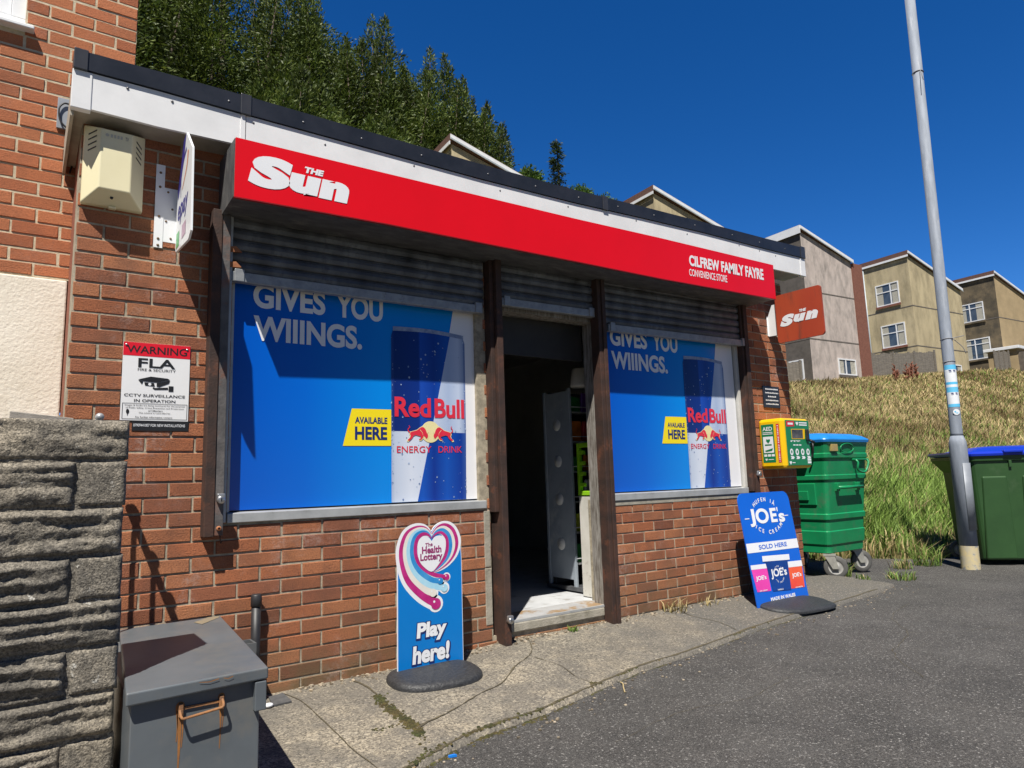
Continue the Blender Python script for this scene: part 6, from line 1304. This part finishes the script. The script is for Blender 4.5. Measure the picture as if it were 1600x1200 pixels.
# long grass on the bank
m_grass = bpy.data.materials.new('long grass'); m_grass.use_nodes = True; nt = m_grass.node_tree
at = _n(nt, 'ShaderNodeAttribute', attribute_name='tint'); bs = nt.nodes['Principled BSDF']; bs.inputs['Roughness'].default_value = .6; bs.inputs['Specular IOR Level'].default_value = .25
nt.links.new(at.outputs['Color'], bs.inputs['Base Color']); tr = _n(nt, 'ShaderNodeBsdfTranslucent'); nt.links.new(at.outputs['Color'], tr.inputs['Color']); ms = _n(nt, 'ShaderNodeMixShader'); ms.inputs[0].default_value = .25
nt.links.new(bs.outputs[0], ms.inputs[1]); nt.links.new(tr.outputs[0], ms.inputs[2]); nt.links.new(ms.outputs[0], nt.nodes['Material Output'].inputs['Surface'])
def blades(P, H, Wd, rs, c0, c1, c2, lean=.35, seed_frac=0.0):
    n = len(P); a = rs.uniform(0, 2 * np.pi, n); ln = H * lean * rs.uniform(.2, 1.6, n); d = np.stack([np.cos(a) * ln + .12 * H, np.sin(a) * ln, np.zeros(n)], 1)
    b = a + np.pi / 2 + rs.normal(size=n) * .6; s = np.stack([np.cos(b), np.sin(b), np.zeros(n)], 1) * Wd[:, None] * .5; up = np.array([0, 0, 1.0])
    m1 = P + d * .3 + up * (H * .58)[:, None]; tip = P + d + up * (H * rs.uniform(.82, 1.0, n))[:, None]
    hd = rs.uniform(size=n) < seed_frac; wm = np.where(hd, 1.9, .85)[:, None]
    V = np.stack([P - s, P + s, m1 + s * wm, m1 - s * wm, tip], 1).reshape(-1, 3); k = 5 * np.arange(n)[:, None]
    quads = k + np.array([0, 1, 2, 3]); tris = k + np.array([3, 2, 4]); F = [None] * (2 * n)
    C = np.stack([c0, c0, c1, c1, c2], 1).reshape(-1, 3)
    return V, quads, tris, C
def blade_mesh(name, parts, **k):
    V = []; Q = []; C = []; o = 0; TT = []
    for v, q, t, c in parts: V.append(v); Q.append(q + o); TT.append(t + o); C.append(c); o += len(v)
    V = np.concatenate(V); Q = np.concatenate(Q); TT = np.concatenate(TT); F = list(Q) + list(TT)
    return big_mesh(name, V, F, m_grass, cols=np.concatenate(C), **k)
rs = np.random.RandomState(77)
N = 520000; r = 5.5 + 66 * rs.uniform(size=N) ** 1.6; th = np.radians(rs.uniform(9, 47, N)); gx = -.94 + r * np.cos(th); gy = -3.8 + r * np.sin(th)
ok = np.array([(x > 5.62 and foot(x) - .1 < y < 15.8 and not (5.6 < x < 7.4 and y < 1.4)) for x, y in zip(gx, gy)]); gx, gy, r = gx[ok], gy[ok], r[ok]
hz = np.array([hgt(x, y) for x, y in zip(gx, gy)]); s_ = gy - np.array([foot(x) for x in gx]); P = np.stack([gx, gy, hz - .02], 1); n = len(P)
nz1 = np.array([noise.noise((x * .55, y * .55, 3)) for x, y in zip(gx, gy)]); nz2 = np.array([noise.noise((x * 2.1, y * 2.1, 8)) for x, y in zip(gx, gy)]); nz3 = np.array([noise.noise((x * .25, y * .25, 12)) for x, y in zip(gx, gy)])
dry = np.clip((s_ - 1.7) / 4.2 + nz1 * 1.1 + nz2 * .6, 0, 1); low = np.clip((.55 - s_) / .5 + nz2 * .4, 0, 1); dry = np.maximum(dry, low * .75)
brown = np.clip(nz3 * 2.2 + nz2 * .6, 0, 1) * dry
jit = rs.uniform(.6, 1.35, n)[:, None]; isd = (rs.uniform(size=n) < dry * .80 + .05)[:, None]
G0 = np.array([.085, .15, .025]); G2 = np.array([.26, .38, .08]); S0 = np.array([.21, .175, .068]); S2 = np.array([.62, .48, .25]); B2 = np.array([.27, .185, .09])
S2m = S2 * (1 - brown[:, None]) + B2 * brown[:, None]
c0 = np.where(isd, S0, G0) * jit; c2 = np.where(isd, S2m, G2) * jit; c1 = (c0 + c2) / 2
Hh = (.24 + .40 * rs.uniform(size=n)) * np.clip(.45 + s_ * .5, .25, 1.0) * np.clip(1.15 - s_ * .035, .6, 1) * (1 + .35 * nz2); Wd = (.0032 + .0006 * r) * rs.uniform(.6, 1.5, n)
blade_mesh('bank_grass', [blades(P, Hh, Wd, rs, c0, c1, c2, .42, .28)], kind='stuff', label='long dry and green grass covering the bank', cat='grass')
# tufts and weeds at the edge of the tarmac
def tuft(name, label, cx, cy, rad, n, h, green=.8, cat='weed'):
    q = np.random.RandomState(int(cx * 100 + 7)); a = q.uniform(0, 6.28, n); d = rad * np.sqrt(q.uniform(size=n)); X = cx + d * np.cos(a); Y = cy + d * np.sin(a)
    Z = np.array([max(hgt(x, y), -.008, apron_z(x, y) if (0 > y > edge_y(min(x, 5.9)) and x < 6) else -1) for x, y in zip(X, Y)])
    g = (q.uniform(size=n) < green)[:, None]; j = q.uniform(.7, 1.3, n)[:, None]
    v = blades(np.stack([X, Y, Z], 1), h * q.uniform(.4, 1.1, n), .007 * q.uniform(.6, 1.6, n), q, np.where(g, G0, S0) * j, np.where(g, (G0 + G2) / 2, (S0 + S2) / 2) * j, np.where(g, G2, S2) * j, .8)
    blade_mesh(name, [v], label=label, cat=cat, base=(cx, cy, float(Z.mean())))
tuft('grass_tuft', 'small grass tuft behind the front wheel of the green bin', 6.32, .36, .10, 90, .16)
tuft('grass_tuft', 'low green weed on the tarmac in front of the green bin', 6.0, -.03, .09, 70, .08)
tuft('grass_tuft', 'green weed patch on the tarmac between the bin and the lamp column', 6.5, -.17, .14, 120, .10)
tuft('grass_tuft', 'leafy weed growing at the left foot of the lamp column', 7.75, .12, .15, 120, .30, .9)
tuft('grass_tuft', 'dry grass tuft in the verge left of the lamp column', 7.3, .20, .12, 90, .14, .4)
tuft('grass_tuft', 'tiny weed under the doorstep', 2.19, -.06, .035, 40, .04, .95)
tuft('dry_weed', 'dry straw weeds lying along the brick wall right of the doorway', 3.22, -.05, .10, 46, .11, 0)
tuft('dry_weed', 'sparse dry straw against the wall just left of the ice cream sign', 3.62, -.04, .08, 24, .08, 0)
m_dock = M('dried dock', (.16, .05, .03), (.22, .09, .05), 12, .9)
T = thing('dock_plant', 'reddish brown dried dock plants in the grass below the buff house', 'plant', (38.5, 14.3, 6.3))
rr = random.Random(4); mb = MB()
for k in range(11):
    x, y = 37.2 + k * .33 + rr.uniform(-.15, .15), 14.2 + rr.uniform(-.3, .3); z = hgt(x, y); h = rr.uniform(.5, .95)
    mb.tube([(x, y, z), (x + rr.uniform(-.1, .1), y, z + h)], [.03, .015], 5)
    for q in range(16):
        t = rr.uniform(.3, 1); a = rr.uniform(0, 6.28); mb.tube([(x, y, z + h * t), (x + .14 * math.cos(a), y + .14 * math.sin(a), z + h * t + .14)], [.03, .012], 4)
mb.build('stalks', m_dock, T)
T = thing('dock_plant', 'reddish brown dried dock plants at the right edge beyond the blue lidded bin', 'plant', (12.9, .7, 0)); mb = MB()
for k in range(6):
    x, y = 12.6 + k * .13, .7 + rr.uniform(-.2, .2); z = hgt(x, y); h = rr.uniform(.8, 1.25); mb.tube([(x, y, z), (x + rr.uniform(-.08, .08), y, z + h)], [.012, .006], 5)
    for q in range(18): t = rr.uniform(.35, 1); a = rr.uniform(0, 6.28); mb.tube([(x, y, z + h * t), (x + .08 * math.cos(a), y + .08 * math.sin(a), z + h * t + .09)], [.018, .008], 4)
mb.build('stalks', m_dock, T)
